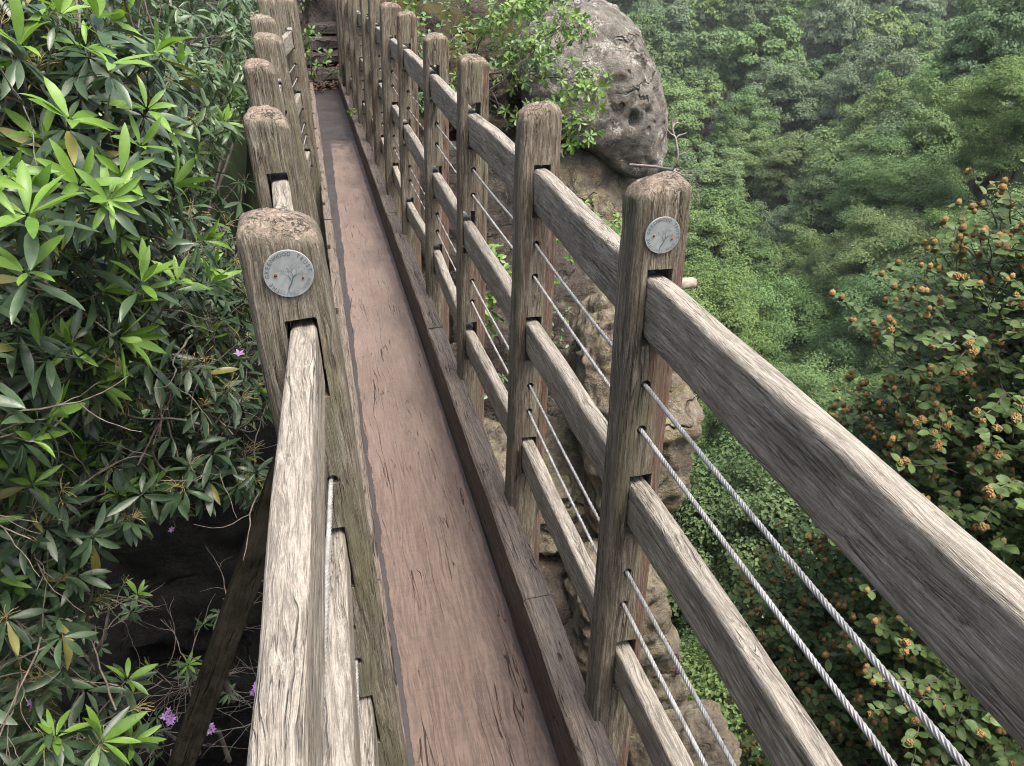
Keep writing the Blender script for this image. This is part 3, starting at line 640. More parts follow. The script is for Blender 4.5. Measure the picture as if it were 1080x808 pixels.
def rhododendron(base, label, blobs, dens, leaf, seed, new_frac=.35, twig_n=40, stalk_p=.3, mats=(L_OLD, L_NEW), xmax=None, flowers=(), bare=0, group='rhododendrons beside the bridge', view=Vector((.45, -.75, .45)), inner=.8):
    r = random.Random(seed); root = empty('rhododendron', base, label, 'rhododendron', group); B = Vector(base)
    LV = Leaves('rhodo'); tw = Acc(); lb = Acc(); st = Acc(); ns = 0; tips = []
    for (c, rad) in blobs:
        c = Vector(c); n = int(dens*4*PI*((rad[0]*rad[1]+rad[1]*rad[2]+rad[0]*rad[2])/3))
        for k in range(n):
            u = rdir(r)
            if u.dot(view) < -.45 and r.random() < .75: continue
            f = r.uniform(.86, 1.06) if r.random() < .62 else r.uniform(.45, .88)
            f *= 1+.22*noise.noise(u*2.3+Vector((seed, 0, 0)))
            p = c+Vector((u.x*rad[0], u.y*rad[1], u.z*rad[2]))*f
            if xmax is not None and p.x > xmax(p): continue
            d = (Vector((u.x/rad[0], u.y/rad[1], u.z/rad[2])).normalized()*.6+Vector((.14, .0, .8))+rdir(r)*.55).normalized()
            tips.append((p, d, f, c))
    for p, d, f, c in tips:
        q = p-B; inn = f < .84; s = r.uniform(.75, 1.15)
        whorl(LV, q-d*.015, d, r.randint(6, 9), (62, 118), leaf*s*1.05, .23, .55, 0, r, .35)
        nf = noise.noise(p*1.6+Vector((seed*3.1, 0, 0)))
        if not inn and r.random() < new_frac+.9*nf: whorl(LV, q+d*.008, d, r.randint(5, 8), (18, 74), leaf*s*1.0, .21, .5, 1, r, .05)
        elif not inn and r.random() < stalk_p: stalks(st, q, d, r.randint(7, 13), leaf*.55, r); ns += 1
        # twig from the tip back into the bush
        back = (c-p).normalized()*.8-d*.7+Vector((0, 0, -.25)); L = r.uniform(.12, .3)*leaf/.12
        pts = polyline(q, back, L, 5, .22, r); tw.add([tuple(v) for v in tube(pts, list(np.linspace(.0022, .0036, 6)*leaf/.12), 4)[0]], tube(pts, .003, 4)[1])
    for k in range(twig_n):
        c, rad = blobs[r.randrange(len(blobs))]; c = Vector(c); u = rdir(r); 
        if u.dot(view) < 0: u = -u
        p = c+Vector((u.x*rad[0], u.y*rad[1], u.z*rad[2]))*r.uniform(.55, .98)-B
        if xmax is not None and (p+B).x > xmax(p+B)-.03: continue
        dd = (rdir(r)+Vector((.2, 0, -.05))); L = r.uniform(.25, .6)*leaf/.12; pts = polyline(p, dd, L, 9, .25, r, .01)
        if xmax is not None and max((v+B).x-xmax(v+B) for v in pts) > 0: continue
        V, F = tube(pts, list(np.linspace(.0045, .0016, 10)*r.uniform(.6, 1.2)*leaf/.12), 5); tw.add([tuple(v) for v in V], F)
        for _ in range(2):
            i = r.randrange(2, 8); V, F = tube(polyline(pts[i], (pts[i]-pts[i-1]).normalized()+rdir(r)*.9, L*.5, 6, .3, r), list(np.linspace(.0024, .001, 7)*leaf/.12), 4); tw.add([tuple(v) for v in V], F)
    # main limbs down to the root
    for (c, rad) in blobs:
        e = Vector(c)-B; m = e*.5+rdir(r)*.12; pts = [Vector((0, 0, -.1)), m*.5+rdir(r)*.06, m, (m+e)*.5+rdir(r)*.08, e]
        V, F = tube(pts, [.016, .014, .012, .01, .007], 7); lb.add([tuple(v) for v in V], F)
    link('foliage', LV.mesh('foliage'), list(mats), root)
    link('branches', tw.mesh('branches'), L_TWIG, root); link('stems', lb.mesh('stems'), L_BARK, root)
    if ns: tag(link('flower_stalks', st.mesh('flower_stalks'), L_STALK, root), kind='stuff')
    for (p, size, n) in flowers: flower('flower', root, Vector(p)-B, Vector((.3, -.5, .7)), size, n, r)
    return root
def left_limit(p): return -.345 if p.z > .22+.05*math.sin(p.y*11) else -.82-.5*max(0, .1-p.z)
rhododendron((-2.5, 2.6, -.8), 'nearest rhododendron at the upper left, crowded with long bright yellow green new leaves',
             [((-.72, 2.10, 1.12), (.36, .5, .40)), ((-.62, 2.6, 1.40), (.30, .45, .36)), ((-1.05, 2.2, 1.35), (.4, .45, .4)), ((-.86, 1.78, .90), (.26, .32, .28)), ((-.56, 2.15, 1.22), (.17, .34, .26))], 92, .090, 11, .85, 26, .7, xmax=lambda p: -.125-.148*p.y+.035*math.sin(p.z*13+p.y*7))
rhododendron((-2.6, 2.2, -.9), 'middle rhododendron left of the front post, dull grey green leaves tangled with bare twigs',
             [((-.72, 2.35, .66), (.36, .42, .30)), ((-1.0, 2.15, .35), (.38, .42, .34)), ((-.66, 2.28, .36), (.30, .34, .24)), ((-1.15, 1.9, .62), (.35, .4, .3)), ((-.52, 2.55, .62), (.2, .4, .28)), ((-.70, 2.10, .14), (.36, .30, .20)), ((-1.0, 1.95, .12), (.3, .3, .24)), ((-.48, 2.25, .30), (.2, .3, .2))], 84, .080, 23, .22, 190, .65,
             xmax=left_limit, flowers=[((-.40, 2.16, .60), .022, 1), ((-.64, 2.0, .16), .012, 2), ((-1.0, 1.75, 1.0), .014, 2)])
rhododendron((-2.4, 1.7, -1.1), 'lower left rhododendron with big drooping dark leaves over the hollow',
             [((-1.12, 1.95, .06), (.26, .34, .24)), ((-1.06, 1.80, -.28), (.26, .3, .2)), ((-1.35, 2.1, -.1), (.3, .35, .4))], 48, .105, 31, .2, 24, .7, xmax=lambda p: -.74+.12*math.sin(p.z*9), flowers=[((-1.02, 1.78, -.16), .016, 3)])
rhododendron((-1.2, 4.9, -.8), 'shaded rhododendron with small dark leaves behind the left railing posts',
             [((-.95, 4.5, 1.0), (.42, .7, .5)), ((-.85, 4.3, .35), (.42, .6, .45)), ((-.8, 5.6, 1.2), (.38, .8, .6)), ((-1.3, 4.2, .8), (.5, .7, .8)), ((-.78, 4.0, -.15), (.35, .5, .4)), ((-.75, 6.8, 1.1), (.35, .8, .7)), ((-.68, 8.6, 1.0), (.3, 1.2, .8)), ((-.62, 10.6, 1.0), (.3, 1.2, .8))], 52, .10, 47, .03, 70, .1,
             mats=(L_MID, L_NEW), xmax=lambda p: -.47)
small = [((-1.62, 3.3, -1.95), (.16, .18, .18), 'low rhododendron with fresh green tips at the lower left edge', .6, ()),
         ((-1.30, 3.35, -2.02), (.16, .16, .12), 'small rhododendron with a round purple flower head below the hollow', .6, [((-1.22, 3.28, -1.86), .03, 9), ((-1.05, 3.25, -1.98), .026, 6)]),
         ((-1.66, 3.6, -1.55), (.14, .16, .16), 'thin rhododendron sapling with a pale green rosette against dark rock', .5, ()),
         ((-1.16, 3.45, -1.72), (.13, .13, .12), 'leggy rhododendron seedling standing alone in front of the dark hollow', .4, ()),
         ((-.92, 3.5, -1.42), (.10, .10, .12), 'spindly seedling with few leaves close to the dark brace', .1, [((-.88, 3.44, -1.36), .012, 1)]),
         ((-1.42, 3.5, -1.30), (.15, .14, .13), 'young rhododendron at the left rim of the dark hollow, under the drooping leaves', .3, ()),
         ((-1.05, 3.6, -2.0), (.15, .15, .10), 'bushy rhododendron seedling low in the middle of the dark hollow', .35, ()),
         ((-.72, 3.2, -1.80), (.12, .16, .12), 'little rhododendron with purple flowers half hidden behind the near left rail', .5, [((-.76, 3.16, -1.66), .024, 6), ((-.72, 3.12, -1.74), .02, 4), ((-.67, 3.1, -1.62), .018, 3)])]
for i, (c, rad, lab, nf, fl) in enumerate(small):
    rhododendron((c[0]-.05, c[1]+.05, c[2]-.6), lab, [(c, rad)], 34 if i < 3 else 26, .085, 60+i, nf, 10, .15, flowers=fl, group='young rhododendrons below the bridge', mats=(L_MID, L_NEW))

# ------------------------------------------------------------------ rocks
def rock(name, label, c, rad, seed, mat, amp=.12, fs=1.3, sub=5, ledge=0., cut=None, cat='rock', group=None, p=2.4, pits=(), tilt=(0, 0, 0), lip=False):
    bm = bmesh.new(); bmesh.ops.create_icosphere(bm, subdivisions=sub, radius=1)
    rot = Matrix.Rotation(tilt[0], 3, 'X')@Matrix.Rotation(tilt[1], 3, 'Y')@Matrix.Rotation(tilt[2], 3, 'Z'); so = Vector((seed*3.3, seed*1.7, 0)); rm = min(rad)
    for v in bm.verts:
        u = v.co.normalized(); k = (abs(u.x)**p+abs(u.y)**p+abs(u.z)**p)**(-1/p)
        q = Vector((u.x*rad[0], u.y*rad[1], u.z*rad[2]))*k
        w = q+so
        n = (fbm(w, 5, fs)+.2*noise.noise(w*fs*8)+.13*noise.noise(w*fs*18)-.35*max(0, .12-abs(noise.noise(w*fs*1.9+Vector((9, 2, 5)))))/.12)*amp+.5*amp*(abs(noise.noise(w*fs*.8))-.25)*-1.4
        q += u*n*1.0
        if ledge: q += Vector((u.x, u.y, 0))*ledge*(math.sin(q.z*7/rm*.5+2*noise.noise(w*.8))*.5+noise.noise(Vector((0, seed, q.z*9/rm*.5))))
        if cut is not None and q.z < cut: q.z = cut+(q.z-cut)*.22; q *= 1-.12*min(1, (cut-q.z)/rm*3)
        for (pu, pr, pd) in pits:
            dd = (u-Vector(pu).normalized()).length
            if dd < pr: q -= u*pd*(1-(dd/pr)**2)
        q = rot@q
        if lip and q.y < .5:                                    # undercut below a sloping lip
            lz = -.20-.52*smooth(-.55, .45, q.x); q.y += .62*smooth(0, .22, lz-q.z)*smooth(.75, .45, q.x+.0)
        v.co = q
    me = bpy.data.meshes.new(name); bm.to_mesh(me); bm.free(); me.polygons.foreach_set('use_smooth', np.full(len(me.polygons), True))
    o = link(name, me, mat); o.location = c
    return tag(o, label, cat, group)
view = (Vector((CX, 0, CH))-Vector((3, 9.6, 0))).normalized()
rock('rock_outcrop', 'great grey sandstone outcrop with pits and pale lichen, jutting over the valley', (3.17, 10.0, -.12), (.80, 1.0, 1.14), 91, RK_GREY, .10, 1.2, 6, .02, -.78, p=2.7, pits=[((.26, -.97, .0), .085, .17), ((.45, -.85, .02), .05, .1), ((.58, -.78, .38), .06, .1), ((.5, -.85, .25), .04, .08), ((.62, -.75, .12), .045, .07)], lip=True, tilt=(.1, -.34, 0))
rock('rock_wall', 'mossy rock face behind the right railing posts, left of the grey outcrop', (1.55, 10.9, -.1), (1.25, 1.1, 1.25), 8, RK_MOSS, .24, 1.0, 6, .06)
rock('rock_pillar', 'orange and brown stained rock under the overhang of the grey outcrop', (2.72, 10.0, -1.85), (.98, 1.0, 1.42), 12, RK_TAN, .17, 1.2, 6, .07, p=3)
rock('rock_wall', 'dark brown cracked rock wall seen between the third and fourth right posts', (1.25, 9.0, -1.9), (.95, 1.0, 1.6), 14, RK_BROWN, .2, 1.1, 6, .07)
rock('rock_wall', 'brown cliff face seen through the railing between the two nearest right posts', (1.95, 7.9, -3.0), (1.2, 1.15, 1.75), 17, RK_BROWN, .22, 1.2, 6, .08)
rock('boulder', 'rounded tan boulder under the bridge, with a dark horizontal crack below it', (1.42, 5.75, -2.55), (.62, .6, .46), 21, RK_TAN, .12, 1.6, 6, .045, p=3.6, group='boulders piled under the bridge')
rock('boulder', 'broad brown boulder at the bottom of the pile under the bridge', (1.42, 5.5, -3.5), (.8, .75, .58), 22, RK_BROWN, .12, 1.5, 6, .045, p=3.6, group='boulders piled under the bridge')
rock('boulder', 'grey boulder deepest in the gap beside the kerb', (.75, 6.3, -3.0), (.55, .6, .7), 23, RK_TAN, .12, 1.5, 6, .045, p=3.6, group='boulders piled under the bridge')
rock('boulder', 'tall yellowish lichen covered boulder right of the front post, above the lower ones', (2.02, 5.45, -1.75), (.44, .5, .95), 24, RK_TAN, .12, 1.6, 6, .045, p=3.6, group='boulders piled under the bridge')
rock('boulder', 'long upright grey boulder behind the lowest wires', (1.80, 4.75, -3.55), (.40, .5, .95), 25, RK_TAN, .12, 1.4, 6, .045, p=3.6, group='boulders piled under the bridge', tilt=(0, -.12, 0))
rock('boulder', 'pale boulder at the bottom edge between the two lowest rails', (2.06, 3.95, -4.15), (.42, .42, .36), 26, RK_TAN, .12, 1.6, 6, .045, p=3.6, group='boulders piled under the bridge')
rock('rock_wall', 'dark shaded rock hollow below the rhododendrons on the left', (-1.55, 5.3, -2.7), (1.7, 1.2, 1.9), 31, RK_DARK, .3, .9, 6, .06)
rock('rock_wall', 'dark rock wall at the far end left of the stone steps', (-.75, 14.0, .9), (.72, 1.4, 1.6), 33, RK_STEP, .2, 1.3, 5, .05)
rock('rock_wall', 'tall rock wall closing the path behind the stone steps', (.5, 15.1, 1.3), (1.6, 1.0, 2.4), 34, RK_STEP, .25, 1.2, 5, .06)
rock('rock_wall', 'shadowy rock wall right of the stone steps behind the far posts', (1.25, 13.4, .6), (.72, 1.5, 1.6), 36, RK_MOSS, .2, 1.2, 5, .06)
# stone steps
st = empty('stone_steps', (.14, 12.4, 0), 'worn stone steps climbing from the far end of the bridge', 'steps')
for k in range(4):
    bm = bmesh.new(); bmesh.ops.create_cube(bm, size=1); bmesh.ops.subdivide_edges(bm, edges=bm.edges, cuts=7, use_grid_fill=True)
    for v in bm.verts:
        s = Vector((.34*(1+.1*k), .36, .12)); q = Vector((v.co.x*s.x*2.2, v.co.y*s.y*1.4, v.co.z*s.z))
        v.co = q+Vector((noise.noise(q*7+Vector((k, 0, 0))), noise.noise(q*7+Vector((0, k, 5))), noise.noise(q*6+Vector((3, k, 0)))))*.03-Vector((0, 0, .12*(abs(v.co.y+.5) < .01)*.1))
    bmesh.ops.bevel(bm, geom=[e for e in bm.edges if e.calc_face_angle(0) > .8], offset=.012, segments=2, affect='EDGES')
    me = bpy.data.meshes.new('step'); bm.to_mesh(me); bm.free(); me.polygons.foreach_set('use_smooth', np.full(len(me.polygons), True))
    o = link('step', me, RK_STEP, st, (rng.uniform(-.03, .03), .22+.40*k, .11+.17*k)); o.rotation_euler.z = rng.uniform(-.06, .06)
# leaf litter at the foot of the steps
LT = Leaves('beech')
for k in range(700):
    y = rng.uniform(11.45, 12.55) if rng.random() < .85 else rng.uniform(12.5, 13.4); x = rng.uniform(-.25, .55); z = .012 if y < Y_END else .02
    if y > 12.4: z = .19+.17*int((y-12.42)/.4)
    LT.add((x, y, z+rng.uniform(0, .02)), (rng.uniform(-1, 1), rng.uniform(-1, 1), rng.uniform(-.2, .3)), (rng.uniform(-.5, .5), rng.uniform(-.5, .5), 1), rng.uniform(.03, .075), rng.uniform(.015, .035), rng.uniform(-.6, .6))
tag(link('leaf_litter', LT.mesh('leaf_litter'), L_LITTER), 'brown fallen leaves lying at the foot of the stone steps', 'leaf litter', kind='stuff')
LT = Leaves('beech')
for k in range(14): LT.add((rng.uniform(-.05, .2), rng.uniform(.7, 5), .005), (rng.uniform(-1, 1), rng.uniform(-1, 1), .05), (0, 0, 1), rng.uniform(.004, .01), rng.uniform(.003, .006), .3)
tag(link('deck_crumbs', LT.mesh('deck_crumbs'), L_LITTER), 'tiny dark crumbs of bark scattered on the deck plank', 'debris', kind='stuff')

# ------------------------------------------------------------------ leafy stems and saplings on the far rocks
def shrub(name, label, base, stems, leaf, seed, kind='oak', mats=(L_OAK,), cat='shrub', per=26, group=None, brad=.006, spread=.22):
    r = random.Random(seed); B = Vector(base); root = empty(name, base, label, cat, group); LV = Leaves(kind); tw = Acc()
    for pts in stems:
        pts = [Vector(p)-B for p in pts]; fine = []
        for a, b in zip(pts[:-1], pts[1:]): fine += [a.lerp(b, k/8)+rdir(r)*.018 for k in range(8)]
        fine.append(pts[-1]); V, F = tube(fine, list(np.linspace(brad*1.5, brad*.45, len(fine))), 6); tw.add([tuple(v) for v in V], F)
        for k in range(per):
            t = r.uniform(.25, 1)**.7; i = min(len(fine)-2, int(t*(len(fine)-1))); p = fine[i]+rdir(r)*.01
            tp = polyline(p, rdir(r)+Vector((0, -.3, .25)), spread*r.uniform(.4, 1.2), 4, .3, r)
            V, F = tube(tp, list(np.linspace(brad*.4, brad*.2, 5)), 4); tw.add([tuple(v) for v in V], F)
            whorl(LV, tp[-1], (tp[-1]-tp[-2]).normalized()+Vector((0, -.25, .5)), r.randint(4, 6), (45, 100), leaf*r.uniform(.7, 1.15), .48, .35, r.randrange(len(mats)), r, .15)
            if r.random() < .7: q = tp[2]; LV.add(q, rdir(r)+Vector((0, 0, .1)), Vector((0, -.2, 1))+rdir(r)*.4, leaf*r.uniform(.6, 1), leaf*.42, .3, 0)
    link('foliage', LV.mesh('foliage'), list(mats), root); link('branches', tw.mesh('branches'), L_BARK, root)
    return root
shrub('oak_sapling', 'oak sapling with pale lobed leaves spilling over the top of the grey outcrop', (1.7, 9.3, .2),
      [[(1.7, 9.3, .2), (2.0, 8.6, .55), (2.35, 8.2, .75), (2.6, 8.1, .8)], [(1.7, 9.2, .3), (2.0, 8.4, .35), (2.35, 7.9, .35), (2.62, 7.7, .28)], [(1.7, 9.2, .2), (1.9, 8.2, .0), (2.25, 7.8, -.05), (2.52, 7.6, -.12)], [(1.7, 9.3, .4), (1.9, 8.8, .9), (2.3, 8.6, 1.0), (2.55, 8.5, .98)], [(1.7, 9.3, .4), (1.75, 8.6, .75), (2.0, 8.2, .95)], [(1.7, 9.3, .3), (1.85, 8.6, .45), (2.15, 8.3, .6), (2.3, 8.2, .5)]], .082, 3, 'oak', (L_OAK, L_SHRUB), 'sapling', 46)
bpy.data.objects['oak_sapling'].location += Vector((-.13, 0, .13))
shrub('thorn_shrub', 'thin leafy shrub with long bare brown stems arching behind the fifth right post', (1.0, 8.6, -.3),
      [[(1.0, 8.6, -.3), (1.05, 8.2, .35), (1.2, 8.2, .9), (1.5, 8.3, 1.3)], [(1.0, 8.6, -.3), (.95, 8.1, .3), (.85, 8.0, .8), (.8, 8.0, 1.3)], [(1.0, 8.5, -.2), (1.3, 8.0, .25), (1.75, 7.9, .6), (2.2, 7.9, .95)], [(1.0, 8.5, 0), (.9, 7.9, .45), (1.0, 7.8, .8)]], .065, 5, 'oak', (L_SHRUB, L_MID), 'shrub', 34, brad=.009, spread=.34)
shrub('leafy_shrub', 'bright green shrub growing on the rock between the second and third right posts', (1.5, 7.2, -1.9),
      [[(1.5, 7.2, -1.9), (1.4, 6.9, -1.3), (1.3, 6.9, -.8)], [(1.5, 7.2, -1.9), (1.55, 6.8, -1.3), (1.6, 6.7, -1.0)], [(1.4, 7.2, -1.9), (1.15, 6.9, -1.3), (1.1, 6.9, -.9)]], .09, 7, 'beech', (L_SHRUB, L_OAK), 'shrub', 24)
shrub('rock_fern', 'low leafy plants on the ledge under the grey outcrop', (2.2, 7.6, -1.0),
      [[(2.2, 7.6, -1.0), (2.25, 7.2, -.72), (2.35, 7.0, -.66)], [(2.2, 7.6, -1.0), (2.05, 7.2, -.8), (1.95, 7.0, -.85)], [(2.3, 7.6, -1.0), (2.45, 7.2, -.8), (2.5, 7.05, -.8)]], .085, 9, 'beech', (L_SHRUB,), 'plant', 9)
shrub('ivy_bush', 'dark leafy bush deep under the bridge between the rocks', (.75, 6.2, -2.2),
      [[(.75, 6.2, -2.2), (.8, 5.9, -1.8), (.95, 5.8, -1.5)], [(.7, 6.2, -2.2), (.55, 5.9, -1.9), (.5, 5.8, -1.6)]], .07, 10, 'beech', (L_MID,), 'bush', 22)
shrub('ivy_bush', 'tangled bush with brown twigs in front of the brown cliff face', (1.75, 7.0, -2.6),
      [[(1.75, 7.0, -2.6), (1.7, 6.6, -1.8), (1.75, 6.4, -1.2)], [(1.75, 7.0, -2.6), (1.9, 6.5, -1.9), (2.05, 6.3, -1.55)], [(1.7, 7.0, -2.6), (1.5, 6.6, -1.9), (1.45, 6.4, -1.35)], [(1.8, 7, -2.6), (2.1, 6.7, -1.8), (2.2, 6.6, -1.2)]], .06, 15, 'beech', (L_MID, L_SHRUB), 'bush', 22, spread=.3)
shrub('path_plant', 'small plant with pale leaves beside the far end of the left kerb', (-.14, 11.5, .02),
      [[(-.14, 11.5, .02), (-.06, 11.4, .25), (.0, 11.3, .33)], [(-.14, 11.5, .02), (-.08, 11.4, .4), (-.02, 11.4, .62)], [(-.2, 11.8, .1), (-.1, 11.9, .5), (-.04, 11.9, .8)], [(-.2, 12.2, .2), (-.12, 12.3, .7), (-.05, 12.3, 1.1)]], .08, 11, 'beech', (L_SHRUB, L_MID), 'plant', 6)
shrub('leafy_sprig', 'yellow green three leaved sprig poking over the right kerb near the far end', (.30, 8.5, .1),
      [[(.30, 8.5, .1), (.24, 8.42, .22), (.20, 8.36, .27)]], .075, 13, 'beech', (L_OAK,), 'sprig', 1, brad=.002, spread=.03)
# bleached dead branch off the outcrop
dead = empty('dead_branch', (3.3, 8.9, -.62), 'bleached bare dead branch sticking out from the foot of the grey outcrop', 'dead branch')
acc = Acc(); rr = random.Random(4)
main = [Vector(p)-Vector((3.3, 8.9, -.62)) for p in [(3.3, 8.9, -.62), (3.42, 8.45, -.55), (3.56, 8.3, -.56), (3.60, 8.28, -.40), (3.56, 8.28, -.24), (3.52, 8.3, -.12), (3.54, 8.3, -.02)]]
V, F = tube(main, [.018, .016, .015, .014, .012, .009, .005], 8); acc.add([tuple(v) for v in V], F)
for i, d in ((2, (.6, -.2, -.1)), (2, (.4, 0, -.7)), (3, (.7, -.1, .3)), (4, (-.5, 0, .6)), (4, (.6, 0, .5)), (5, (-.4, 0, .5)), (5, (.5, .1, .4)), (2, (.9, -.1, .35))):
    p = polyline(main[i], d, rr.uniform(.12, .24), 7, .45, rr, .03); V, F = tube(p, list(np.linspace(.010, .003, 8)), 6); acc.add([tuple(v) for v in V], F)
link('branch', acc.mesh('branch'), L_DEAD, dead)

# ------------------------------------------------------------------ beech with nut husks, right of the bridge
def beech():
    base = Vector((3.0, 2.9, -5.5)); root = empty('beech_tree', base, 'near beech tree on the right, dark small leaves dotted with orange brown nut husks', 'tree')
    r = random.Random(9); LV = Leaves('beech'); tw = Acc(); husks = []
    blobs = [(2.30, 2.49, .22, .52), (2.22, 2.15, -.22, .55), (2.22, 2.60, -.33, .42), (2.13, 2.13, -.72, .55), (2.16, 2.62, -1.35, .52), (2.03, 2.70, -1.86, .5), (2.08, 1.70, -.9, .58), (2.62, 2.60, .50, .42), (2.07, 2.01, -1.62, .6), (2.46, 3.10, -.72, .34), (2.08, 3.12, -1.74, .42), (2.0, 1.5, -1.7, .5), (2.6, 2.2, -.9, .7), (2.0, 2.4, -2.5, .55), (2.7, 2.1, 0, .6)]
    top = base+Vector((0, -.2, 4.6))
    V, F = tube([Vector((0, 0, 0)), Vector((-.05, -.05, 1.5)), Vector((.05, -.15, 3.2)), top-base, Vector((0, -.2, 5.6))], [.2, .17, .13, .09, .04], 12); link('trunk', np_mesh('trunk', [tuple(v) for v in V], np.array(F)), L_BARK, root)
    for bx, by, bz, br_ in blobs:
        bx += .15+.06*(bz > -.4); bz -= .13; c = Vector((bx, by, bz))-base; s = Vector((0, -.1, max(1.2, min(5.4, c.z-.25)))); m = (s+c)*.5+Vector((0, 0, .12))
        V, F = tube([s, m, c], [.035, .024, .012], 7); tw.add([tuple(v) for v in V], F)
        for k in range(int(520*br_)):
            u = rdir(r); f = r.uniform(.78, 1.08) if r.random() < .6 else r.uniform(.3, .8); f *= 1+.28*noise.noise(u*2.6+Vector((bx*3, by*3, bz*3)))
            p = c+u*br_*f; d = (u+Vector((-.2, -.25, .15))+rdir(r)*.5).normalized()
            pts = polyline(p-d*r.uniform(.1, .2), d, r.uniform(.16, .26), 5, .2, r)
            V, F = tube(pts, list(np.linspace(.0034, .0014, 6)), 4); tw.add([tuple(v) for v in V], F)
            for q in range(1, 6):
                for sgn in ((-1, 1) if r.random() < .8 else (r.choice((-1, 1)),)):
                    a = (pts[q]-pts[q-1]).normalized(); sd_ = a.cross(Vector((0, 0, 1))).normalized()*sgn
                    L = r.uniform(.032, .054); LV.add(pts[q], a*.55+sd_+rdir(r)*.35, Vector((-.15, -.25, 1))+rdir(r)*.45, L, L*.66, r.uniform(-.1, .5))
            if f > .6:
                for q in range(r.choice((1, 2, 2, 3))): husks.append(pts[-1]+rdir(r)*.022+d*.006)
    link('foliage', LV.mesh('foliage'), L_BEECH, root); link('branches', tw.mesh('branches'), L_BARK, root)
    hm = []
    for s in range(3):
        bm = bmesh.new(); bmesh.ops.create_icosphere(bm, subdivisions=3, radius=1)
        for v in bm.verts: v.co = Vector((v.co.x, v.co.y, v.co.z*1.12))*.0125*(.74+.55*r.random()**1.6)
        me = bpy.data.meshes.new('nut_husk'); bm.to_mesh(me); bm.free(); me.materials.append(L_HUSK); hm.append(me)
    eye = Vector((CX, 0, CH))-base
    vis = [h for h in husks if (lambda q: q and -10 < q[0] < 1090 and -10 < q[1] < 818)(proj(h+base))]
    vis.sort(key=lambda h: (h-eye).length); rest = [h for h in husks if h not in vis[:100]] if len(vis) > 100 else []
    for h in vis[:100]:
        o = link('nut_husk', r.choice(hm), None, root, h); s = r.uniform(.75, 1.15); o.scale = (s, s, s); o.rotation_euler = (r.uniform(0, 6), r.uniform(0, 6), 0)
    if rest:
        acc = Acc(); src = hm[0]; BV = np.array([tuple(v.co) for v in src.vertices]); BF = np.array([tuple(p.vertices) for p in src.polygons])
        for h in rest: acc.add((BV*r.uniform(.75, 1.15)+np.array(h)).astype(np.float32), BF)
        tag(link('nut_husks', acc.mesh('nut_husks'), L_HUSK, root), kind='stuff')
    return len(husks)
beech()

# ------------------------------------------------------------------ ground
PR = [(0, -5.2), (4, -5.6), (10, -10), (25, -18.5), (40, -22), (60, -22.5), (85, -22.5), (110, -20.5), (140, -17), (170, -12), (200, -4), (240, 7), (300, 24), (420, 50)]
def ground(x, y):
    r = math.hypot(x, y)
    for (a, za), (b, zb) in zip(PR[:-1], PR[1:]):
        if r <= b: z = za+(zb-za)*(r-a)/(b-a); break
    else: z = PR[-1][1]
    az = math.degrees(math.atan2(x, y))
    fl = 17*smooth(30, 50, az)*smooth(20, 50, r)*(1-smooth(62, 110, r)); z += fl if az < 120 else 0
    lt = smooth(-.9, -2.6, x); z = z*(1-lt)+lt*(-1.4+5.5*smooth(-2.0, -5.0, x)*smooth(-6, -1, y)+.05*max(0, y-4))     # bank on the left, its rise added behind the bushes to block low sky
    cr = smooth(2.6, 1.2, abs(x-.2))*smooth(12.2, 12.9, y); z = z*(1-cr)+cr*(-.05+.25*max(0, min(4, y-12.6)))
    nr = smooth(1.6, .8, abs(x-.1))*smooth(-.3, -1.2, y); z = z*(1-nr)+nr*(-.4)
    return z+.35*noise.noise(Vector((x*.35, y*.35, 0)))*min(1, r/6)
tt = np.linspace(-1, 1, 171); gx = 320*np.sign(tt)*np.abs(tt)**2.6+1; gy = 380*np.sign(tt)*np.abs(tt)**2.6+5
V = [(x, y, ground(x, y)) for y in gy for x in gx]; n = len(gx)
F = [(j*n+i, j*n+i+1, (j+1)*n+i+1, (j+1)*n+i) for j in range(len(gy)-1) for i in range(n-1)]
def ground_mat():
    w = NT('woodland_floor'); tc = w.n('ShaderNodeTexCoord'); p = tc.outputs['Object']; a = w.noise(p, .8, 6, .65); b = w.noise(p, 9, 5, .7)
    c = w.mix(w.ramp(a, .4, .6), (.010, .014, .006), (.014, .024, .008)); c = w.mix(w.ramp(b, .45, .65), c, (.016, .02, .009))
    return w.done(w.bsdf(c, .95, w.bump(b, .8, .05), .1))
tag(link('ground', np_mesh('ground', V, np.array(F)), ground_mat()), kind='structure')

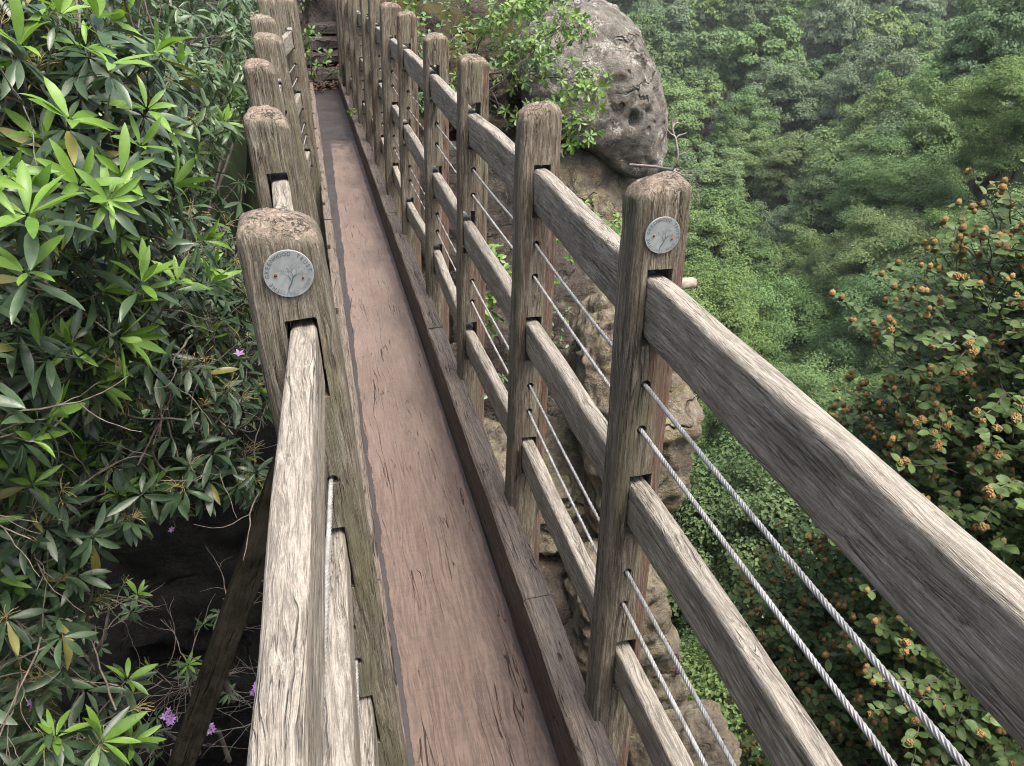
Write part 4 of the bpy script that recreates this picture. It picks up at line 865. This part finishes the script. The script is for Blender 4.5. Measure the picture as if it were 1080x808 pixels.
# ------------------------------------------------------------------ valley trees
def lump(u, seed):
    q = Vector((float(u[0]), float(u[1]), float(u[2])))
    return 1+.42*noise.noise(q*1.7+Vector((seed*1.3, 0, 0)))+.22*noise.noise(q*3.9+Vector((0, seed*.7, 0)))
def crown_mesh(seed, nb, nleaf, size, rx, rz, flat=.0):
    r = np.random.RandomState(seed); P = []; D = []
    cents = []
    while len(cents) < nb:
        u = r.normal(size=3); u /= np.linalg.norm(u)
        if u[2] < -.75: continue
        f = (r.uniform(.6, .95) if r.rand() < .85 else r.uniform(.2, .6))*lump(u, seed); cents.append((u*np.array([rx, rx, rz])*f, r.uniform(.11, .25)*rx))
    for c, br_ in cents:
        k = int(nleaf*(br_/(.19*rx))**2); u = r.normal(size=(k, 3)); u /= np.linalg.norm(u, axis=1, keepdims=True)
        u[:, 2] = np.where(u[:, 2] < -.12, -u[:, 2]*.8, u[:, 2])
        rad = br_*(r.uniform(.55, 1.12, (k, 1))); pos = c+u*rad*np.array([1.15, 1.15, .82]); P.append(pos)
        D.append(u*.85+c/np.linalg.norm(c+1e-6)*.35+r.normal(size=(k, 3))*.36+np.array([0, 0, .35]))
    P = np.concatenate(P); N = np.concatenate(D); N /= np.linalg.norm(N, axis=1, keepdims=True); k = len(P)
    a = np.cross(N, r.normal(size=(k, 3))); a /= np.linalg.norm(a, axis=1, keepdims=True)+1e-9; b = np.cross(N, a)
    s = size*r.uniform(.55, 1.25, (k, 1)); bend = N*s*.22
    V = np.stack([P-a*s*.85, P-b*s*.6+bend, P+a*s*.85, P+b*s*.6+bend], 1).reshape(-1, 3)
    F = np.arange(k*4).reshape(-1, 4)
    return np_mesh('crown', V, [F], False)
def trunk_mesh(seed, h, rx):
    r = random.Random(seed); acc = Acc()
    pts = polyline((0, 0, 0), (0, 0, 1), h*.95, 7, .08, r); V, F = tube(pts, list(np.linspace(.22, .07, 8)), 8); acc.add([tuple(v) for v in V], F)
    for k in range(9):
        i = r.randrange(2, 7); a = r.uniform(0, 6.28); p = polyline(pts[i], (math.cos(a), math.sin(a), .7), rx*r.uniform(.5, .95), 5, .2, r); V, F = tube(p, list(np.linspace(.09, .02, 6)), 5); acc.add([tuple(v) for v in V], F)
    return acc.mesh('trunk')
V_MATS = {'fresh green': leaf_mat('tree_leaf_fresh', (.07, .128, .04), (.135, .205, .07), (.13, .19, .07), .7, .18, .14, .4),
          'grey green': leaf_mat('tree_leaf_grey', (.08, .125, .066), (.14, .195, .105), (.15, .19, .1), .7, .18, .14, .4),
          'dark green': leaf_mat('tree_leaf_dark', (.05, .095, .036), (.098, .155, .057), (.08, .13, .05), .7, .18, .14, .4),
          'yellow green': leaf_mat('tree_leaf_yellow', (.10, .15, .045), (.17, .225, .075), (.18, .22, .08), .8, .3, .1, .35),
          'purple': leaf_mat('tree_leaf_purple', (.05, .042, .045), (.085, .07, .072), (.1, .07, .08), .5, .1, .3, .2)}
CROWNS = {}
def crown(kind, lod, v):
    key = (kind, lod, v)
    if key not in CROWNS:
        sd = hash((lod, v)) % 1000+v*17+lod*5
        nb, nl, sz = {0: (160, 520, .056), 1: (120, 230, .105), 2: (90, 150, .16)}[lod]
        m = crown_mesh(100+v*7+lod*31, nb, nl, sz, 3.1, 3.2)
        m.materials.append(V_MATS[kind]); CROWNS[key] = m
    return CROWNS[key]
TR = [trunk_mesh(s, 7.5, 3.2) for s in range(3)]
for t in TR: t.materials.append(L_BARK)
pts = []
r5 = random.Random(21); tries = 0
while tries < 60000:
    tries += 1
    az = R(r5.uniform(14, 53)); rr_ = math.sqrt(r5.uniform(25**2, 262**2)); x, y = rr_*math.sin(az), rr_*math.cos(az)
    g = 2.9+rr_*.0225
    if any((x-a)**2+(y-b)**2 < g*g for a, b, _ in pts[-4000:]): continue
    pts.append((x, y, rr_))
trees = []
for x, y, rr_ in pts:
    z = ground(x, y); s = r5.uniform(.74, 1.25)*(.78+.24*smooth(25, 95, rr_)+.0012*rr_); H = 6.0*s; z += r5.uniform(-1.2, 1.0); cz = z+H
    q = proj((x, y, cz)); e = proj((x, y, cz+3.3*s))
    rad = 3.1*s*FPX/q[2]
    if q[0] < 560-rad or q[0] > 1080+rad or e[1] > 820 or q[1]+rad < -8: continue
    u = r5.random()+.22*noise.noise(Vector((x*.03, y*.03, 2)))
    kind = 'dark green' if u < .24 else ('fresh green' if u < .66 else ('grey green' if u < .93 else 'yellow green'))
    if 34 < math.degrees(math.atan2(x, y)) and rr_ < 95 and kind == 'dark green' and r5.random() < .8: kind = 'fresh green'
    if rr_ < 50 and kind == 'grey green': kind = 'fresh green'
    if rr_ > 120 and kind == 'fresh green' and r5.random() < .5: kind = 'grey green'
    trees.append([x, y, z, s, rr_, kind, q])
# one copper tree below the dead branch
best = min(trees, key=lambda t: abs(t[6][0]-738)+abs(t[6][1]-165)*1.0+(0 if 60 < t[4] < 130 else 500)); best[5] = 'purple'
# keep what can be seen: walk from near to far and drop trees whose whole disc is already covered
grid = np.zeros((101, 136), bool); keep = []
for t in sorted(trees, key=lambda t: t[4]):
    x, y, z, s, rr_, kind, q = t; rad = 3.1*s*FPX/q[2]/8
    yy, xx = np.ogrid[0:101, 0:136]; disc = ((xx-q[0]/8)/rad)**2+((yy-q[1]/8)/(rad*.93))**2 < .9
    new = (disc & ~grid).sum()
    if new >= max(3, .06*disc.sum()): keep.append(t)
    grid |= ((xx-q[0]/8)/rad)**2+((yy-q[1]/8)/(rad*.93))**2 < .7
ORD = ['first', 'second', 'third', 'fourth', 'fifth', 'sixth', 'seventh', 'eighth', 'ninth', 'tenth', 'eleventh', 'twelfth', 'thirteenth', 'fourteenth', 'fifteenth', 'sixteenth', 'seventeenth', 'eighteenth', 'nineteenth', 'twentieth', 'twentyfirst', 'twentysecond', 'twentythird', 'twentyfourth', 'twentyfifth']
def band(t):
    r_ = t[4]; az = math.degrees(math.atan2(t[0], t[1]))
    if az > 36 and r_ < 90: return 'on the spur at the right'
    if r_ < 45: return 'on the near slope'
    if r_ < 75: return 'on the valley floor'
    if r_ < 105: return 'below the far slope'
    if r_ < 135: return 'low on the far slope'
    if r_ < 165: return 'halfway up the far slope'
    if r_ < 200: return 'high on the far slope'
    return 'atop the far slope'
groups = {}
for t in keep: groups.setdefault((t[5], band(t)), []).append(t)
for (kind, bd), L in groups.items():
    L.sort(key=lambda t: t[6][0])
    for i, t in enumerate(L):
        x, y, z, s, rr_, kind, q = t
        lab = ('copper purple tree %s, the only one of its colour' % bd) if kind == 'purple' else (('only %s tree crown %s' % (kind, bd)) if len(L) == 1 else ('%s from left of the %s trees %s' % (ORD[i] if i < 25 else 'last', kind, bd)))
        root = empty('broadleaf_tree', (x, y, z-.15), lab, 'tree', 'trees of the valley wood')
        rz = r5.uniform(0, 6.28); root.rotation_euler = (0, 0, rz); root.scale = (s, s, s*r5.uniform(.95, 1.2)*(1+.35*smooth(80, 150, rr_)))
        lod = 0 if rr_ < 48 else (1 if rr_ < 95 else 2)
        link('crown', crown(kind, lod, r5.randrange(4)), None, root, (0, 0, 6.0)); link('trunk', r5.choice(TR), None, root)
print('TREES', len(trees), len(keep))
# nearer trees low in the gap to the right
def neartree(x, y, top, s, kind, lab, v):
    z = ground(x, y); root = empty('broadleaf_tree', (x, y, z-.1), lab, 'tree'); root.rotation_euler.z = v*1.3
    H = top-z-.1; m = link('crown', crown_near(kind, v), None, root, (0, 0, H-2.2*s)); m.scale = (s, s, s)
    V, F = tube(polyline((0, 0, 0), (0, 0, 1), H-1.5*s, 6, .07, random.Random(v)), list(np.linspace(.16, .05, 7)), 8); link('trunk', np_mesh('trunk', [tuple(q) for q in V], np.array(F)), L_BARK, root)
NC = {}
def crown_near(kind, v):
    if (kind, v) not in NC:
        m = crown_mesh(300+v, 130, 300, .06, 2.4, 2.2); m.materials.append(V_MATS[kind]); NC[(kind, v)] = m
    return NC[(kind, v)]
neartree(6.4, 9.4, -8.4, .85, 'dark green', 'shaded green treetop below the two upper wires', 1)
neartree(3.75, 5.5, -4.9, .62, 'fresh green', 'bright green treetop at the bottom, left of the husk bearing beech', 2)
neartree(7.8, 10.6, -6.2, .9, 'dark green', 'dark treetop in the hollow between the boulders and the beech', 3)
neartree(6.2, 13.0, -7.2, 1.0, 'dark green', 'dark treetop behind the yellowish boulder', 4)
neartree(11.0, 13.5, -7.8, 1.1, 'dark green', 'dark treetop behind the beech at the right', 5)

# thin valley haze
bm = bmesh.new(); bmesh.ops.create_cube(bm, size=1); me = bpy.data.meshes.new('haze'); bm.to_mesh(me); bm.free()
hz = link('haze', me, None, None, (1, 5, 34)); hz.scale = (660, 790, 122); tag(hz, kind='stuff')
hm = bpy.data.materials.new('valley_haze'); hm.use_nodes = True; ht = hm.node_tree; ht.nodes.clear(); ho = ht.nodes.new('ShaderNodeOutputMaterial'); pv = ht.nodes.new('ShaderNodeVolumePrincipled')
pv.inputs['Color'].default_value = (.86, .93, .96, 1); pv.inputs['Density'].default_value = .00028; ht.links.new(pv.outputs[0], ho.inputs['Volume']); me.materials.append(hm)
# ------------------------------------------------------------------ light
w = bpy.data.worlds.new('World'); sc.world = w; w.use_nodes = True
nt = w.node_tree; bg = nt.nodes['Background']
sky = nt.nodes.new('ShaderNodeTexSky'); sky.sky_type = 'NISHITA'; sky.sun_disc = False
SE, SR = R(66), R(140)
sky.sun_elevation = SE; sky.sun_rotation = SR; sky.air_density = 1.0; sky.dust_density = 7.0; sky.ozone_density = .6
nt.links.new(sky.outputs[0], bg.inputs[0]); bg.inputs[1].default_value = .14
sd = bpy.data.lights.new('sun', 'SUN'); so = bpy.data.objects.new('sun', sd); C.objects.link(so)
sd.energy = 1.5; sd.angle = R(24); sd.color = (1, .975, .94)
d = Vector((math.sin(SR)*math.cos(SE), math.cos(SR)*math.cos(SE), math.sin(SE)))
so.rotation_euler = d.to_track_quat('Z', 'Y').to_euler(); so.location = (0, 0, 30)
vs = sc.view_settings; vs.view_transform = 'Standard'; vs.look = 'None'; vs.exposure = 1.65; vs.gamma = 1; vs.use_curve_mapping = False
